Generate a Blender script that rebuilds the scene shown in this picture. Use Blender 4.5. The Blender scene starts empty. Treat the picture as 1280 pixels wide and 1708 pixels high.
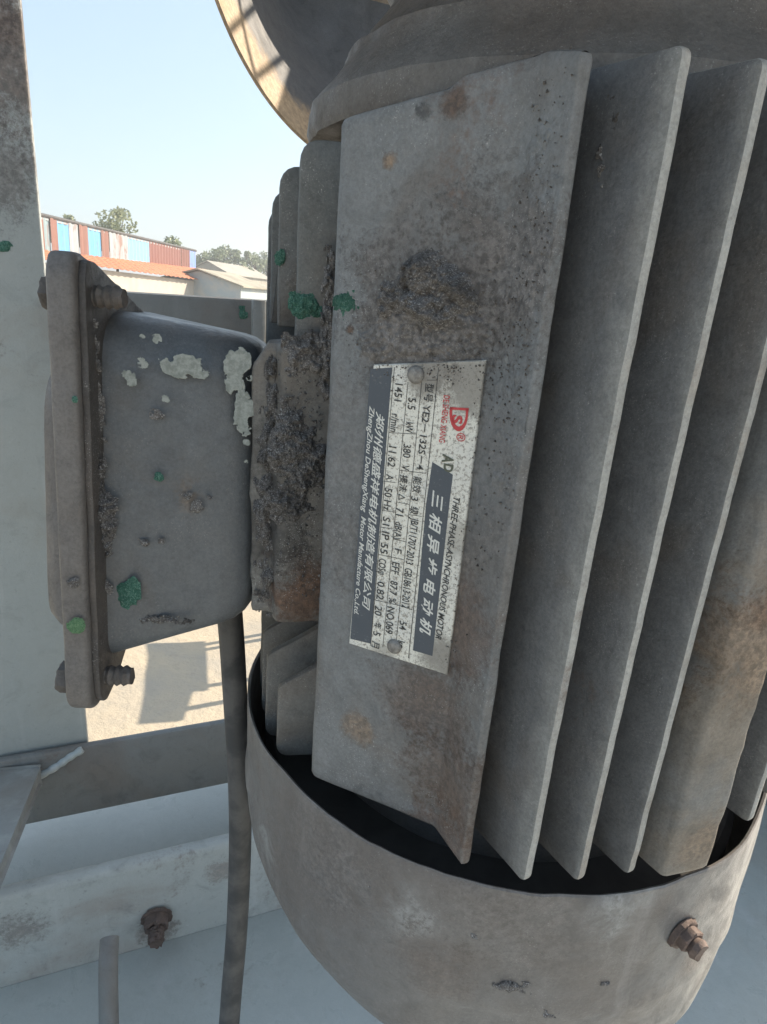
import bpy, bmesh, math, random
from mathutils import Vector, Matrix, noise

# ------------------------------------------------------------------ camera, sky, sun, exposure
scene = bpy.context.scene
COL = scene.collection
TILT = math.radians(1.8)            # the machine leans this much out of plumb
PITCH_M = math.radians(19.4)        # camera pitch measured against the machine
PITCH = PITCH_M - TILT              # camera pitch against the true horizon
ROLL = math.radians(4.5)
FPX = 1100.0                        # focal length in pixels of the 1280 x 1708 frame

def cam_axes(p):
    fw = Vector((0, math.cos(p), -math.sin(p)))
    u0 = Vector((0, math.sin(p), math.cos(p)))
    r0 = Vector((1, 0, 0))
    rt = r0 * math.cos(ROLL) + u0 * math.sin(ROLL)
    up = u0 * math.cos(ROLL) - r0 * math.sin(ROLL)
    return fw, rt, up

cam_d = bpy.data.cameras.new('camera')
cam = bpy.data.objects.new('camera', cam_d)
COL.objects.link(cam)
fw, rt, up = cam_axes(PITCH)
cam.matrix_world = Matrix(((rt.x, up.x, -fw.x, 0), (rt.y, up.y, -fw.y, 0), (rt.z, up.z, -fw.z, 0), (0, 0, 0, 1)))
cam_d.sensor_fit = 'VERTICAL'
cam_d.sensor_height = 36.0
cam_d.lens = 36.0 * FPX / 1708.0
cam_d.clip_start = 0.01
cam_d.clip_end = 5000
scene.camera = cam

SUN_AZ, SUN_EL = math.radians(58), math.radians(33)
world = bpy.data.worlds.new('World')
scene.world = world
world.use_nodes = True
wn = world.node_tree
bg = wn.nodes['Background']
sky = wn.nodes.new('ShaderNodeTexSky')
sky.sky_type = 'NISHITA'
sky.sun_disc = False
sky.sun_elevation = SUN_EL
sky.sun_rotation = SUN_AZ
sky.air_density = 1.0
sky.dust_density = 2.2
sky.ozone_density = 1.6
hz = wn.nodes.new('ShaderNodeMix'); hz.data_type = 'RGBA'      # thin even veil of summer haze over the whole sky
hz.inputs['Factor'].default_value = 0.5
hz.inputs[7].default_value = (2.15, 2.75, 3.1, 1)
wn.links.new(sky.outputs[0], hz.inputs[6])
wn.links.new(hz.outputs[2], bg.inputs[0])
bg.inputs[1].default_value = 0.15

sun_d = bpy.data.lights.new('sun', 'SUN')
sun_d.energy = 5.0
sun_d.angle = math.radians(0.5)
sun_d.color = (1.0, 0.87, 0.70)
sun = bpy.data.objects.new('sun', sun_d)
COL.objects.link(sun)
SUNV = Vector((math.sin(SUN_AZ) * math.cos(SUN_EL), math.cos(SUN_AZ) * math.cos(SUN_EL), math.sin(SUN_EL)))
sun.rotation_euler = SUNV.to_track_quat('Z', 'Y').to_euler()

scene.view_settings.view_transform = 'Standard'
scene.view_settings.look = 'None'
scene.view_settings.gamma = 1.0
scene.view_settings.use_curve_mapping = False
scene.view_settings.exposure = 1.0

# ------------------------------------------------------------------ survey: where things stand
def ray(u, v, p=PITCH_M):
    f, r, u_ = cam_axes(p)
    return f + r * ((u - 640) / FPX) - u_ * ((v - 854) / FPX)
def hit(u, v, p0, n, p=PITCH_M):
    d = ray(u, v, p); p0 = Vector(p0); n = Vector(n)
    return d * (p0.dot(n) / d.dot(n))
def atd(u, v, dist, p=PITCH_M):
    d = ray(u, v, p)
    return d * (dist / math.hypot(d.x, d.y))
def atz(u, v, z, p=PITCH_M):
    d = ray(u, v, p)
    return d * (z / d.z)

# ------------------------------------------------------------------ object helpers
MT = Matrix.Rotation(TILT, 4, 'X')
def V(*a): return Vector(a)
def thing(name, base, label, cat, group=None, machine=True):
    o = bpy.data.objects.new(name, None)
    o.empty_display_size = 0.05
    COL.objects.link(o)
    base = Vector(base)
    o['_b'] = tuple(base)
    o.matrix_world = (MT if machine else Matrix()) @ Matrix.Translation(base)
    o['label'] = label; o['category'] = cat
    if group: o['group'] = group
    return o
def part(name, me, mat, parent, label=None, kind=None, smooth=True):
    o = bpy.data.objects.new(name, me)
    COL.objects.link(o)
    o.parent = parent
    if '_b' in parent: o.location = -Vector(parent['_b'])
    if mat is not None:
        me.materials.clear(); me.materials.append(mat)
    if label: o['label'] = label
    if kind: o['kind'] = kind
    return o
def solo(name, me, mat, label, cat, base=(0, 0, 0), group=None, machine=True, kind=None):
    base = Vector(base)
    me.transform(Matrix.Translation(-base))
    o = bpy.data.objects.new(name, me)
    COL.objects.link(o)
    o.matrix_world = (MT if machine else Matrix()) @ Matrix.Translation(base)
    me.materials.append(mat)
    if label: o['label'] = label
    if cat: o['category'] = cat
    if group: o['group'] = group
    if kind: o['kind'] = kind
    return o
def mesh(verts, faces, smooth=True, angle=40):
    me = bpy.data.meshes.new('m')
    me.from_pydata([tuple(v) for v in verts], [], faces)
    me.validate()
    bm = bmesh.new(); bm.from_mesh(me)
    bmesh.ops.recalc_face_normals(bm, faces=bm.faces)
    if smooth:
        lim = math.radians(angle)
        for f in bm.faces: f.smooth = True
        for e in bm.edges:
            if len(e.link_faces) == 2 and e.calc_face_angle(0) > lim: e.smooth = False
    bm.to_mesh(me); bm.free()
    return me
def from_bm(bm, smooth=True, angle=40):
    bmesh.ops.recalc_face_normals(bm, faces=bm.faces)
    if smooth:
        lim = math.radians(angle)
        for f in bm.faces: f.smooth = True
        for e in bm.edges:
            if len(e.link_faces) == 2 and e.calc_face_angle(0) > lim: e.smooth = False
    me = bpy.data.meshes.new('m'); bm.to_mesh(me); bm.free()
    return me
def nz(p, s, seed=0.0):
    return noise.noise(Vector(p) * s + Vector((seed, seed * 1.7, -seed)))
def fbm(p, s, seed=0.0, oct=5):
    return noise.fractal(Vector(p) * s + Vector((seed, seed * 1.7, -seed)), 0.9, 2.1, oct)

def round_poly(pts, r, seg=4):
    out = []
    n = len(pts)
    for i in range(n):
        p = Vector(pts[i]); a = Vector(pts[i - 1]); b = Vector(pts[(i + 1) % n])
        ri = r[i] if isinstance(r, (list, tuple)) else r
        da, db = (a - p), (b - p)
        k = min(ri, da.length * 0.45, db.length * 0.45)
        if k < 1e-6:
            out.append(p); continue
        A = p + da.normalized() * k; B = p + db.normalized() * k
        for j in range(seg + 1):
            t = j / seg
            out.append(A * (1 - t) ** 2 + p * 2 * t * (1 - t) + B * t * t)
    return out
def resample(pts, step):
    out = []
    n = len(pts)
    for i in range(n):
        a, b = Vector(pts[i]), Vector(pts[(i + 1) % n])
        k = max(1, int((b - a).length / step))
        for j in range(k): out.append(a.lerp(b, j / k))
    return out
def poly_normals(pts):
    area = sum(pts[i].x * pts[(i + 1) % len(pts)].y - pts[(i + 1) % len(pts)].x * pts[i].y for i in range(len(pts)))
    s = 1 if area > 0 else -1
    out = []
    for i in range(len(pts)):
        t = (pts[(i + 1) % len(pts)] - pts[i - 1])
        t = t.normalized() if t.length > 0 else Vector((1, 0))
        out.append(Vector((t.y, -t.x)) * s)
    return out
def slab(pts2, frame, th, bev=0.001, jit=0.0, seed=0.0, taper=None, bseg=2):
    """closed outline pts2 (list of 2D) in frame (O,U,W,N): point = O+U*x+W*y; thickness th along +-N"""
    O, U, W, N = frame
    pts = [Vector(p) for p in pts2]
    nr = poly_normals(pts)
    if jit:
        pts = [p + nr[i] * ((fbm((p.x, p.y, seed), 60, seed, 6) - 1.3 * max(0, fbm((p.x, p.y, seed), 140, seed + 9, 4) - 0.55)) * jit) for i, p in enumerate(pts)]
    rings = []
    offs = []
    for k in range(bseg + 1):
        a = math.pi / 2 * k / bseg
        offs.append((bev * (1 - math.sin(a)), 1, bev * (1 - math.cos(a))))
    seq = [(i, -1, h) for (i, _, h) in offs] + [(i, 1, h) for (i, _, h) in reversed(offs)]
    verts = []; faces = []
    n = len(pts)
    for ins, sgn, h in seq:
        for p, q in zip(pts, nr):
            x = p - q * ins
            t = th if taper is None else taper(x)
            verts.append(O + U * x.x + W * x.y + N * (sgn * (t / 2 - h)))
    m = len(seq)
    for r in range(m - 1):
        for i in range(n):
            j = (i + 1) % n
            faces.append((r * n + i, r * n + j, (r + 1) * n + j, (r + 1) * n + i))
    faces.append(tuple(range(n - 1, -1, -1)))
    faces.append(tuple((m - 1) * n + i for i in range(n)))
    return mesh(verts, faces)
def prism(plan, zt, zb, bev=0.002, nzr=24, jit=0.0, seed=0.0):
    """plan outline (2D, rounded) swept in z between zb(p) and zt(p), bevelled ends"""
    pts = [Vector(p) for p in plan]; nr = poly_normals(pts)
    levels = [(bev, 0.0, 0), (bev * 0.3, bev * 0.3, 0), (0, bev, 0)]
    rows = [(ins, h, 0.0) for ins, h, _ in levels]
    for k in range(1, nzr): rows.append((0, 0, k / nzr))
    rows += [(ins, -h, 1.0) for ins, h, _ in reversed(levels)]
    verts = []; n = len(pts)
    for ins, h, t in rows:
        for p, q in zip(pts, nr):
            x = p - q * ins
            b, tp = zb(p), zt(p)
            z = b + (tp - b) * t + h
            d = fbm((p.x, p.y, z), 60, seed, 4) * jit
            verts.append((x.x + q.x * d, x.y + q.y * d, z))
    faces = []
    for r in range(len(rows) - 1):
        for i in range(n):
            j = (i + 1) % n
            faces.append((r * n + i, r * n + j, (r + 1) * n + j, (r + 1) * n + i))
    faces.append(tuple(range(n - 1, -1, -1)))
    faces.append(tuple((len(rows) - 1) * n + i for i in range(n)))
    return mesh(verts, faces, angle=35)
def lathe(profile, c, seg=96, closed=True, fn=None, a0=0, a1=2 * math.pi):
    verts = []; faces = []
    full = abs(a1 - a0 - 2 * math.pi) < 1e-6
    ns = seg if full else seg + 1
    for (r, z) in profile:
        for k in range(ns):
            a = a0 + (a1 - a0) * k / seg
            rr, zz = (r, z) if fn is None else fn(r, z, a)
            verts.append((c[0] + rr * math.cos(a), c[1] + rr * math.sin(a), zz))
    m = len(profile)
    for r in range(m - 1 + (1 if closed else 0)):
        r2 = (r + 1) % m
        for k in range(seg):
            k2 = (k + 1) % ns
            faces.append((r * ns + k, r * ns + k2, r2 * ns + k2, r2 * ns + k))
    return mesh(verts, faces, angle=32)
def tube(path, r, seg=16, cap=True, rfn=None):
    pts = [Vector(p) for p in path]
    verts = []; faces = []
    prev = None
    for i, p in enumerate(pts):
        t = (pts[min(i + 1, len(pts) - 1)] - pts[max(i - 1, 0)]).normalized()
        ref = prev if prev is not None else (Vector((0, 0, 1)) if abs(t.z) < 0.9 else Vector((1, 0, 0)))
        a = (ref - t * ref.dot(t)).normalized(); b = t.cross(a); prev = a
        rr = r if rfn is None else rfn(i / (len(pts) - 1))
        for k in range(seg):
            an = 2 * math.pi * k / seg
            verts.append(p + a * (rr * math.cos(an)) + b * (rr * math.sin(an)))
    for i in range(len(pts) - 1):
        for k in range(seg):
            k2 = (k + 1) % seg
            faces.append((i * seg + k, i * seg + k2, (i + 1) * seg + k2, (i + 1) * seg + k))
    if cap:
        faces.append(tuple(range(seg - 1, -1, -1)))
        faces.append(tuple((len(pts) - 1) * seg + k for k in range(seg)))
    return mesh(verts, faces)
def spline(pts, n=10):
    pts = [Vector(p) for p in pts]
    out = []
    for i in range(len(pts) - 1):
        p0 = pts[max(i - 1, 0)]; p1 = pts[i]; p2 = pts[i + 1]; p3 = pts[min(i + 2, len(pts) - 1)]
        for k in range(n):
            t = k / n
            out.append(0.5 * ((2 * p1) + (p2 - p0) * t + (2 * p0 - 5 * p1 + 4 * p2 - p3) * t * t + (3 * p1 - p0 - 3 * p2 + p3) * t ** 3))
    out.append(pts[-1])
    return out
def box(O, U, W, N, su, sw, sn, bev=0.002):
    """box with corner-centre at O, half sizes"""
    bm = bmesh.new()
    bmesh.ops.create_cube(bm, size=2)
    for v in bm.verts: v.co = Vector(O) + U * (v.co.x * su) + W * (v.co.y * sw) + N * (v.co.z * sn)
    if bev: bmesh.ops.bevel(bm, geom=list(bm.edges), offset=bev, segments=2, affect='EDGES', profile=0.5)
    return from_bm(bm, angle=30)
def bolt_mesh(O, axis, r_head, h_head, r_shank, l_shank, washer=0, seed=1, rough=0.0):
    """hex head standing on O along axis, with threaded shank past it"""
    axis = Vector(axis).normalized()
    a = axis.orthogonal().normalized(); b = axis.cross(a)
    verts = []; faces = []
    rows = []
    if washer: rows += [(washer, 0, 0), (washer, 0.0016, 0), (washer * 0.97, 0.0021, 0)]
    z0 = 0.0021 if washer else 0
    rows += [(r_head, z0, 6), (r_head, z0 + h_head * 0.85, 6), (r_head * 0.88, z0 + h_head, 6)]
    nt = max(2, int(l_shank / 0.0013))
    for k in range(nt):
        rows.append((r_shank * (1.0 if k % 2 else 0.78), z0 + h_head + l_shank * k / nt, 0))
    rows.append((r_shank * 0.8, z0 + h_head + l_shank, 0))
    seg = 24
    for rr, z, hexa in rows:
        for k in range(seg):
            an = 2 * math.pi * k / seg
            q = rr
            if hexa:
                q = rr * math.cos(math.pi / 6) / math.cos((an + 0.3) % (math.pi / 3) - math.pi / 6)
            p = a * (q * math.cos(an)) + b * (q * math.sin(an)) + axis * z
            if rough: p += p.normalized() * fbm((O[0] + p.x, O[1] + p.y, O[2] + p.z), 350, seed, 3) * rough
            verts.append(Vector(O) + p)
    for i in range(len(rows) - 1):
        for k in range(seg):
            k2 = (k + 1) % seg
            faces.append((i * seg + k, i * seg + k2, (i + 1) * seg + k2, (i + 1) * seg + k))
    faces.append(tuple(range(seg - 1, -1, -1)))
    faces.append(tuple((len(rows) - 1) * seg + k for k in range(seg)))
    return mesh(verts, faces, angle=30)
def patch(O, U, W, N, su, sw, h, seed, mode='crust', res=60, edge=0.5, wrap=None):
    """irregular raised patch on a surface: only where the ragged mask is positive"""
    grid = {}
    verts = []; faces = []
    O = Vector(O)
    nu = res; nw = max(8, int(res * sw / su)) if sw < su * 3 else res * 2
    nw = min(nw, 160)
    for i in range(nu + 1):
        for j in range(nw + 1):
            x = 2 * i / nu - 1; y = 2 * j / nw - 1
            rr = math.hypot(x, y)
            p = Vector((x * su, y * sw, seed * 0.37))
            m = 1 - rr + edge * fbm(p, 0.9 / max(min(su, sw), 1e-4), seed, 5)
            if mode == 'flake': m = (1 - rr) * 0.7 + 1.1 * fbm(p, 1.0 / max(min(su, sw), 1e-4), seed, 7) * edge * 1.5 - 0.05
            if mode == 'flake': m -= max(0, rr - 0.75) * 3
            if m <= 0: continue
            if mode == 'crust':
                q = min(1, m * 1.5); q = q * q * (3 - 2 * q)
                hh = h * q * (0.62 + 0.5 * fbm(p, 170, seed + 3, 6)) + min(h, 0.003) * 0.30 * fbm(p, 700, seed, 4) * min(1, m * 3) - 0.00025 - 0.0006 * max(0, 0.25 - m)
            elif mode == 'blob':
                hh = h * min(1, m * 1.7) ** 0.5 * (0.85 + 0.25 * fbm(p, 300, seed + 2, 3))
            else:
                hh = h * min(1, m * 8) * 0.5
            base = O + U * (x * su) + W * (y * sw)
            nn = N
            if wrap: base, nn = wrap(x * su, y * sw)
            grid[(i, j)] = len(verts)
            verts.append(base + nn * hh)
    for i in range(nu):
        for j in range(nw):
            q = [(i, j), (i + 1, j), (i + 1, j + 1), (i, j + 1)]
            if all(k in grid for k in q): faces.append(tuple(grid[k] for k in q))
    if not faces: faces = [(0, 1, 2)]
    return mesh(verts, faces, angle=80)
def grains(pts_normals, rmin, rmax, seed):
    rnd = random.Random(seed)
    verts = []; faces = []
    base = [(0, 0, 1), (0.9, 0, -0.2), (-0.45, 0.78, -0.25), (-0.45, -0.78, -0.2), (0.3, 0.5, 0.7), (-0.5, -0.1, 0.6)]
    fc = [(0, 4, 1), (4, 2, 1), (0, 5, 4), (5, 2, 4), (0, 1, 3), (0, 3, 5), (5, 3, 2), (1, 2, 3)]
    for p, n in pts_normals:
        r = rmin + (rmax - rmin) * rnd.random() ** 2.5
        M = Matrix.Rotation(rnd.random() * 6.28, 3, Vector((rnd.random() - .5, rnd.random() - .5, rnd.random() - .5)).normalized())
        o = len(verts)
        for b in base:
            verts.append(Vector(p) + M @ (Vector(b) * r * (0.7 + 0.6 * rnd.random())))
        faces += [tuple(o + k for k in f) for f in fc]
    return mesh(verts, faces, smooth=False)

# ------------------------------------------------------------------ materials
def nodes_of(name):
    m = bpy.data.materials.new(name); m.use_nodes = True
    nt = m.node_tree
    return m, nt, nt.nodes['Principled BSDF']
class NB:
    def __init__(s, nt):
        s.nt = nt; s.N = nt.nodes; s.L = nt.links
        tc = s.N.new('ShaderNodeTexCoord'); s.co = tc.outputs['Object']
    def link(s, a, b): s.L.new(a, b)
    def noise(s, scale, detail=6, rough=0.6, dist=0.0, vec=None, stretch=None, off=(0, 0, 0)):
        n = s.N.new('ShaderNodeTexNoise')
        n.inputs['Scale'].default_value = scale; n.inputs['Detail'].default_value = detail
        n.inputs['Roughness'].default_value = rough; n.inputs['Distortion'].default_value = dist
        v = vec or s.co
        if stretch or off != (0, 0, 0):
            mp = s.N.new('ShaderNodeMapping')
            mp.inputs['Scale'].default_value = stretch or (1, 1, 1); mp.inputs['Location'].default_value = off
            s.link(v, mp.inputs[0]); v = mp.outputs[0]
        s.link(v, n.inputs['Vector'])
        return n.outputs['Fac']
    def vor(s, scale, feature='F1'):
        n = s.N.new('ShaderNodeTexVoronoi'); n.feature = feature
        n.inputs['Scale'].default_value = scale
        s.link(s.co, n.inputs['Vector'])
        return n.outputs['Distance']
    def ramp(s, fac, a, b, lo=0.0, hi=1.0):
        n = s.N.new('ShaderNodeMapRange'); n.interpolation_type = 'SMOOTHSTEP'
        n.inputs['From Min'].default_value = a; n.inputs['From Max'].default_value = b
        n.inputs['To Min'].default_value = lo; n.inputs['To Max'].default_value = hi
        s.link(fac, n.inputs['Value'])
        return n.outputs['Result']
    def math(s, op, a, b=None):
        n = s.N.new('ShaderNodeMath'); n.operation = op
        for i, x in enumerate((a, b)):
            if x is None: continue
            if isinstance(x, (int, float)): n.inputs[i].default_value = x
            else: s.link(x, n.inputs[i])
        return n.outputs[0]
    def mix(s, fac, a, b):
        n = s.N.new('ShaderNodeMix'); n.data_type = 'RGBA'
        ins = [n.inputs['Factor'], n.inputs[6], n.inputs[7]]
        for i, x in zip(ins, (fac, a, b)):
            if isinstance(x, (int, float)): i.default_value = x
            elif isinstance(x, tuple): i.default_value = (*x, 1.0) if len(x) == 3 else x
            else: s.link(x, i)
        return n.outputs[2]
    def dist(s, c):
        n = s.N.new('ShaderNodeVectorMath'); n.operation = 'DISTANCE'
        s.link(s.co, n.inputs[0]); n.inputs[1].default_value = c
        return n.outputs['Value']
    def bump(s, h, strength=0.5, distance=0.001, prev=None):
        n = s.N.new('ShaderNodeBump')
        n.inputs['Strength'].default_value = strength; n.inputs['Distance'].default_value = distance
        s.link(h, n.inputs['Height'])
        if prev is not None: s.link(prev, n.inputs['Normal'])
        return n.outputs[0]

COLS = {'rust': (0.155, 0.078, 0.042), 'ochre': (0.27, 0.19, 0.125), 'brown': (0.125, 0.082, 0.060),
        'grit': (0.19, 0.176, 0.166), 'dark': (0.05, 0.047, 0.045), 'pale': (0.52, 0.55, 0.55), 'blue': (0.30, 0.34, 0.37)}
def weathered(name, base=(0.27, 0.28, 0.28), dust=(0.25, 0.225, 0.20), dust_amt=0.5, rust_amt=0.25, fleck=0.35,
              rough=0.62, bump=0.5, spots=(), rim=None, sc=1.0, grime=0.5, streak=0.25, seed=0.0, metallic=0.0, edge=None, grain=0.6, speck=0.0):
    m, nt, b = nodes_of(name)
    k = NB(nt)
    o = (seed, seed * 2.1, -seed)
    big = k.noise(16 * sc, 5, 0.62, 0.4, off=o)
    mid = k.noise(70 * sc, 8, 0.68, 0.6, off=o)
    fine = k.noise(430 * sc, 8, 0.7, off=o)
    grit = k.noise(1500 * sc, 3, 0.6, off=o)
    st = k.noise(60 * sc, 5, 0.6, 0.3, stretch=(1, 1, 0.07), off=o)
    col = k.mix(k.ramp(big, 0.62 - 0.35 * dust_amt, 0.78 - 0.25 * dust_amt), base, dust)
    dark = tuple(c * 0.45 for c in base)
    light = tuple(min(0.62, c * 1.5 + 0.04) for c in base)
    col = k.mix(k.ramp(mid, 0.52, 0.76, 0, grime), col, dark)
    col = k.mix(k.ramp(st, 0.52, 0.75, 0, streak), col, light)
    col = k.mix(k.math('MULTIPLY', k.ramp(fine, 0.60, 0.74), fleck), col, light)
    col = k.mix(k.math('MULTIPLY', k.ramp(fine, 0.42, 0.30), 0.6 * grime), col, (0.055, 0.05, 0.047))
    if rust_amt:
        rm = k.math('ADD', k.math('MULTIPLY', k.noise(11 * sc, 10, 0.66, 0.15, off=(seed + 5, 1, 2)), 0.75), k.math('MULTIPLY', fine, 0.25))
        col = k.mix(k.ramp(rm, 0.63 - 0.10 * rust_amt, 0.72 - 0.08 * rust_amt, 0, 0.65), col, COLS['brown'])
        col = k.mix(k.ramp(rm, 0.68 - 0.09 * rust_amt, 0.76 - 0.07 * rust_amt, 0, 0.55), col, COLS['rust'])
    gr0 = k.noise(850, 6, 0.8, off=(seed, 4, 1))
    hgt = k.math('ADD', k.math('MULTIPLY', mid, 0.5), k.math('MULTIPLY', fine, 0.5))
    if edge:      # fin tips painted pale for light and wear (distance from the motor axis)
        fl = k.N.new('ShaderNodeVectorMath'); fl.operation = 'MULTIPLY_ADD'
        k.link(k.co, fl.inputs[0]); fl.inputs[1].default_value = (1, 1, 0); fl.inputs[2].default_value = (-0.067, -0.304, 0)
        ln = k.N.new('ShaderNodeVectorMath'); ln.operation = 'LENGTH'; k.link(fl.outputs[0], ln.inputs[0])
        rad = k.math('ADD', ln.outputs['Value'], k.math('MULTIPLY', k.math('SUBTRACT', mid, 0.5), 0.012))
        col = k.mix(k.ramp(rad, edge[0], edge[1], 0, 0.9), col, (0.26, 0.26, 0.245))
        col = k.mix(k.math('MULTIPLY', k.ramp(rad, edge[0] + 0.003, edge[1]), k.ramp(k.noise(22, 5, 0.6, off=(3, 1, seed)), 0.58, 0.66, 0, 0.8)), col, COLS['ochre'])
    if rim:       # rusty band towards the open edge, tan raised to paint the sunlit strip
        rd = k.math('ADD', k.dist(rim[0]), k.math('MULTIPLY', k.math('SUBTRACT', mid, 0.5), 0.05))
        col = k.mix(k.ramp(rd, rim[1], rim[2], 0, 0.95), col, k.mix(k.ramp(fine, 0.35, 0.65), (0.24, 0.165, 0.095), (0.37, 0.265, 0.155)))
    for (c, r, kind, amt) in spots:
        d = k.math('DIVIDE', k.dist(c), r)
        e = k.math('ADD', d, k.math('MULTIPLY', k.math('SUBTRACT', mid, 0.5), 2.2))
        e = k.math('ADD', e, k.math('MULTIPLY', k.math('SUBTRACT', fine, 0.5), 1.3))
        e = k.math('ADD', e, k.math('MULTIPLY', k.math('SUBTRACT', gr0, 0.5), 0.9))
        msk = k.ramp(e, 1.05, 0.40, 0, amt)
        cc = COLS[kind]
        c2 = k.mix(k.ramp(fine, 0.4, 0.62), tuple(x * 0.55 for x in cc), tuple(min(0.7, x * 1.25) for x in cc))
        col = k.mix(msk, col, c2)
        if kind in ('grit', 'rust', 'brown', 'ochre'):
            hgt = k.math('ADD', hgt, k.math('MULTIPLY', msk, k.math('MULTIPLY', fine, 1.3)))
    if speck:
        sp = k.math('MULTIPLY', k.ramp(k.noise(1700, 3, 0.6, off=(seed, 2, 7)), 0.60, 0.70), k.ramp(k.noise(45, 5, 0.65, off=(seed, 3, 3)), 0.46, 0.62, 0, speck))
        col = k.mix(sp, col, (0.50, 0.49, 0.47))
    ga = 0.30 * grain
    gr = k.math('ADD', k.ramp(k.noise(850, 6, 0.8, off=(seed, 4, 1)), 0.3, 0.7, 1 - ga, 1 + ga), k.ramp(k.noise(130, 7, 0.72, 0.3, off=(seed, 9, 3)), 0.3, 0.7, -ga * 0.6, ga * 0.6))
    vm = k.N.new('ShaderNodeVectorMath'); vm.operation = 'SCALE'
    k.link(col, vm.inputs[0]); k.link(gr, vm.inputs['Scale'])
    col = vm.outputs[0]
    k.link(col, b.inputs['Base Color'])
    b.inputs['Metallic'].default_value = metallic
    k.link(k.ramp(mid, 0.3, 0.7, rough - 0.22, rough + 0.06), b.inputs['Roughness'])
    b.inputs['Specular IOR Level'].default_value = 0.5
    n1 = k.bump(hgt, bump, 0.0012 / sc)
    n2 = k.bump(grit, bump * 0.35, 0.0003 / sc, n1)
    k.link(n2, b.inputs['Normal'])
    return m
def simple(name, c1, c2=None, scale=40, rough=0.7, bump=0.3, bd=0.001, detail=6, metallic=0.0, lo=0.35, hi=0.65):
    m, nt, b = nodes_of(name)
    k = NB(nt)
    f = k.noise(scale, detail, 0.65, 0.3)
    k.link(k.mix(k.ramp(f, lo, hi), c1, c2 or tuple(x * 0.7 for x in c1)), b.inputs['Base Color'])
    b.inputs['Roughness'].default_value = rough
    b.inputs['Metallic'].default_value = metallic
    b.inputs['Specular IOR Level'].default_value = 0.3
    if bump: k.link(k.bump(f, bump, bd), b.inputs['Normal'])
    return m
def crusty(name, c1, c2, c3, scale=500):
    m, nt, b = nodes_of(name)
    k = NB(nt)
    f = k.noise(scale, 8, 0.75); g = k.noise(scale * 3.5, 4, 0.7); h = k.noise(60, 5, 0.6)
    col = k.mix(k.ramp(f, 0.4, 0.6), c1, c2)
    col = k.mix(k.ramp(g, 0.53, 0.64), col, c3)
    col = k.mix(k.ramp(g, 0.44, 0.36, 0, 0.55), col, tuple(x * 0.25 for x in c1))
    col = k.mix(k.ramp(h, 0.45, 0.7, 0, 0.6), col, tuple(x * 0.5 for x in c1))
    k.link(col, b.inputs['Base Color'])
    b.inputs['Roughness'].default_value = 0.88
    b.inputs['Specular IOR Level'].default_value = 0.2
    k.link(k.bump(g, 0.8, 0.0006, k.bump(f, 0.9, 0.0015)), b.inputs['Normal'])
    return m

# ------------------------------------------------------------------ motor geometry constants (machine frame, camera at origin)
C = V(0.067, 0.304, 0)                       # motor axis
RM = math.radians(12)
m1 = V(math.cos(RM), math.sin(RM), 0)        # away from the terminal box
m2 = V(math.sin(RM), -math.cos(RM), 0)       # towards the viewer
ZZ = V(0, 0, 1)
RF = math.radians(30)
f1 = V(math.cos(RF), math.sin(RF), 0); f2 = V(math.sin(RF), -math.cos(RF), 0)   # the fins beside the name plate
A_ = V(-0.022, 0.219, 0); M_ = V(0.0278, 0.1963, 0); B_ = V(0.037, 0.179, 0)
pu = (M_ - A_).normalized(); pn = V(pu.y, -pu.x, 0)      # name plate face: along, outward
if pn.y > 0: pn = -pn
def P3(v): return (v.x, v.y, v.z)
def face_pt(u, v): return hit(u, v, A_, pn)

# materials of the motor
mat_block = weathered('block_paint', base=(0.182, 0.190, 0.193), dust=(0.152, 0.142, 0.132), dust_amt=0.5, rust_amt=0.25, fleck=0.25, bump=0.55, seed=1.3, speck=0.7, grain=0.55, spots=[
    (P3(face_pt(720, 500)), 0.030, 'grit', 0.85), (P3(face_pt(700, 560)), 0.028, 'grit', 0.8), (P3(face_pt(860, 470)), 0.030, 'grit', 0.7),
    (P3(face_pt(870, 420)), 0.026, 'brown', 0.12),
    (P3(face_pt(740, 1190)), 0.022, 'brown', 0.5), (P3(face_pt(690, 1160)), 0.020, 'brown', 0.35), (P3(face_pt(765, 1300)), 0.026, 'brown', 0.6), (P3(face_pt(765, 1390)), 0.022, 'rust', 0.45), (P3(face_pt(700, 850)), 0.06, 'grit', 0.35), (P3(face_pt(560, 900)), 0.02, 'grit', 0.4),
    (P3(face_pt(600, 1215)), 0.008, 'ochre', 0.6), (P3(face_pt(650, 268)), 0.0028, 'ochre', 0.8), (P3(face_pt(755, 175)), 0.005, 'brown', 0.8), (P3(face_pt(708, 185)), 0.003, 'dark', 0.7),
    (P3(face_pt(585, 550)), 0.002, 'brown', 0.9), (P3(face_pt(800, 1050)), 0.02, 'rust', 0.4)])
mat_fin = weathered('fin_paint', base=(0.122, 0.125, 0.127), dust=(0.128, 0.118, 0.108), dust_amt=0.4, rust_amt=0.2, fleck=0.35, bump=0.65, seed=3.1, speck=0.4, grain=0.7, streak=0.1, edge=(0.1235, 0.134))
mat_edge = weathered('fin_edge_lit_worn', base=(0.36, 0.36, 0.34), dust=(0.28, 0.25, 0.215), dust_amt=0.4, rust_amt=0.55, fleck=0.5, bump=0.8, seed=3.9)  # pale colour stands in for light on the worn tips
mat_finl = weathered('side_fin_paint', base=(0.135, 0.14, 0.135), dust=(0.145, 0.13, 0.118), dust_amt=0.4, rust_amt=0.25, fleck=0.5, bump=0.5, seed=4.7, speck=0.9)
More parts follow.
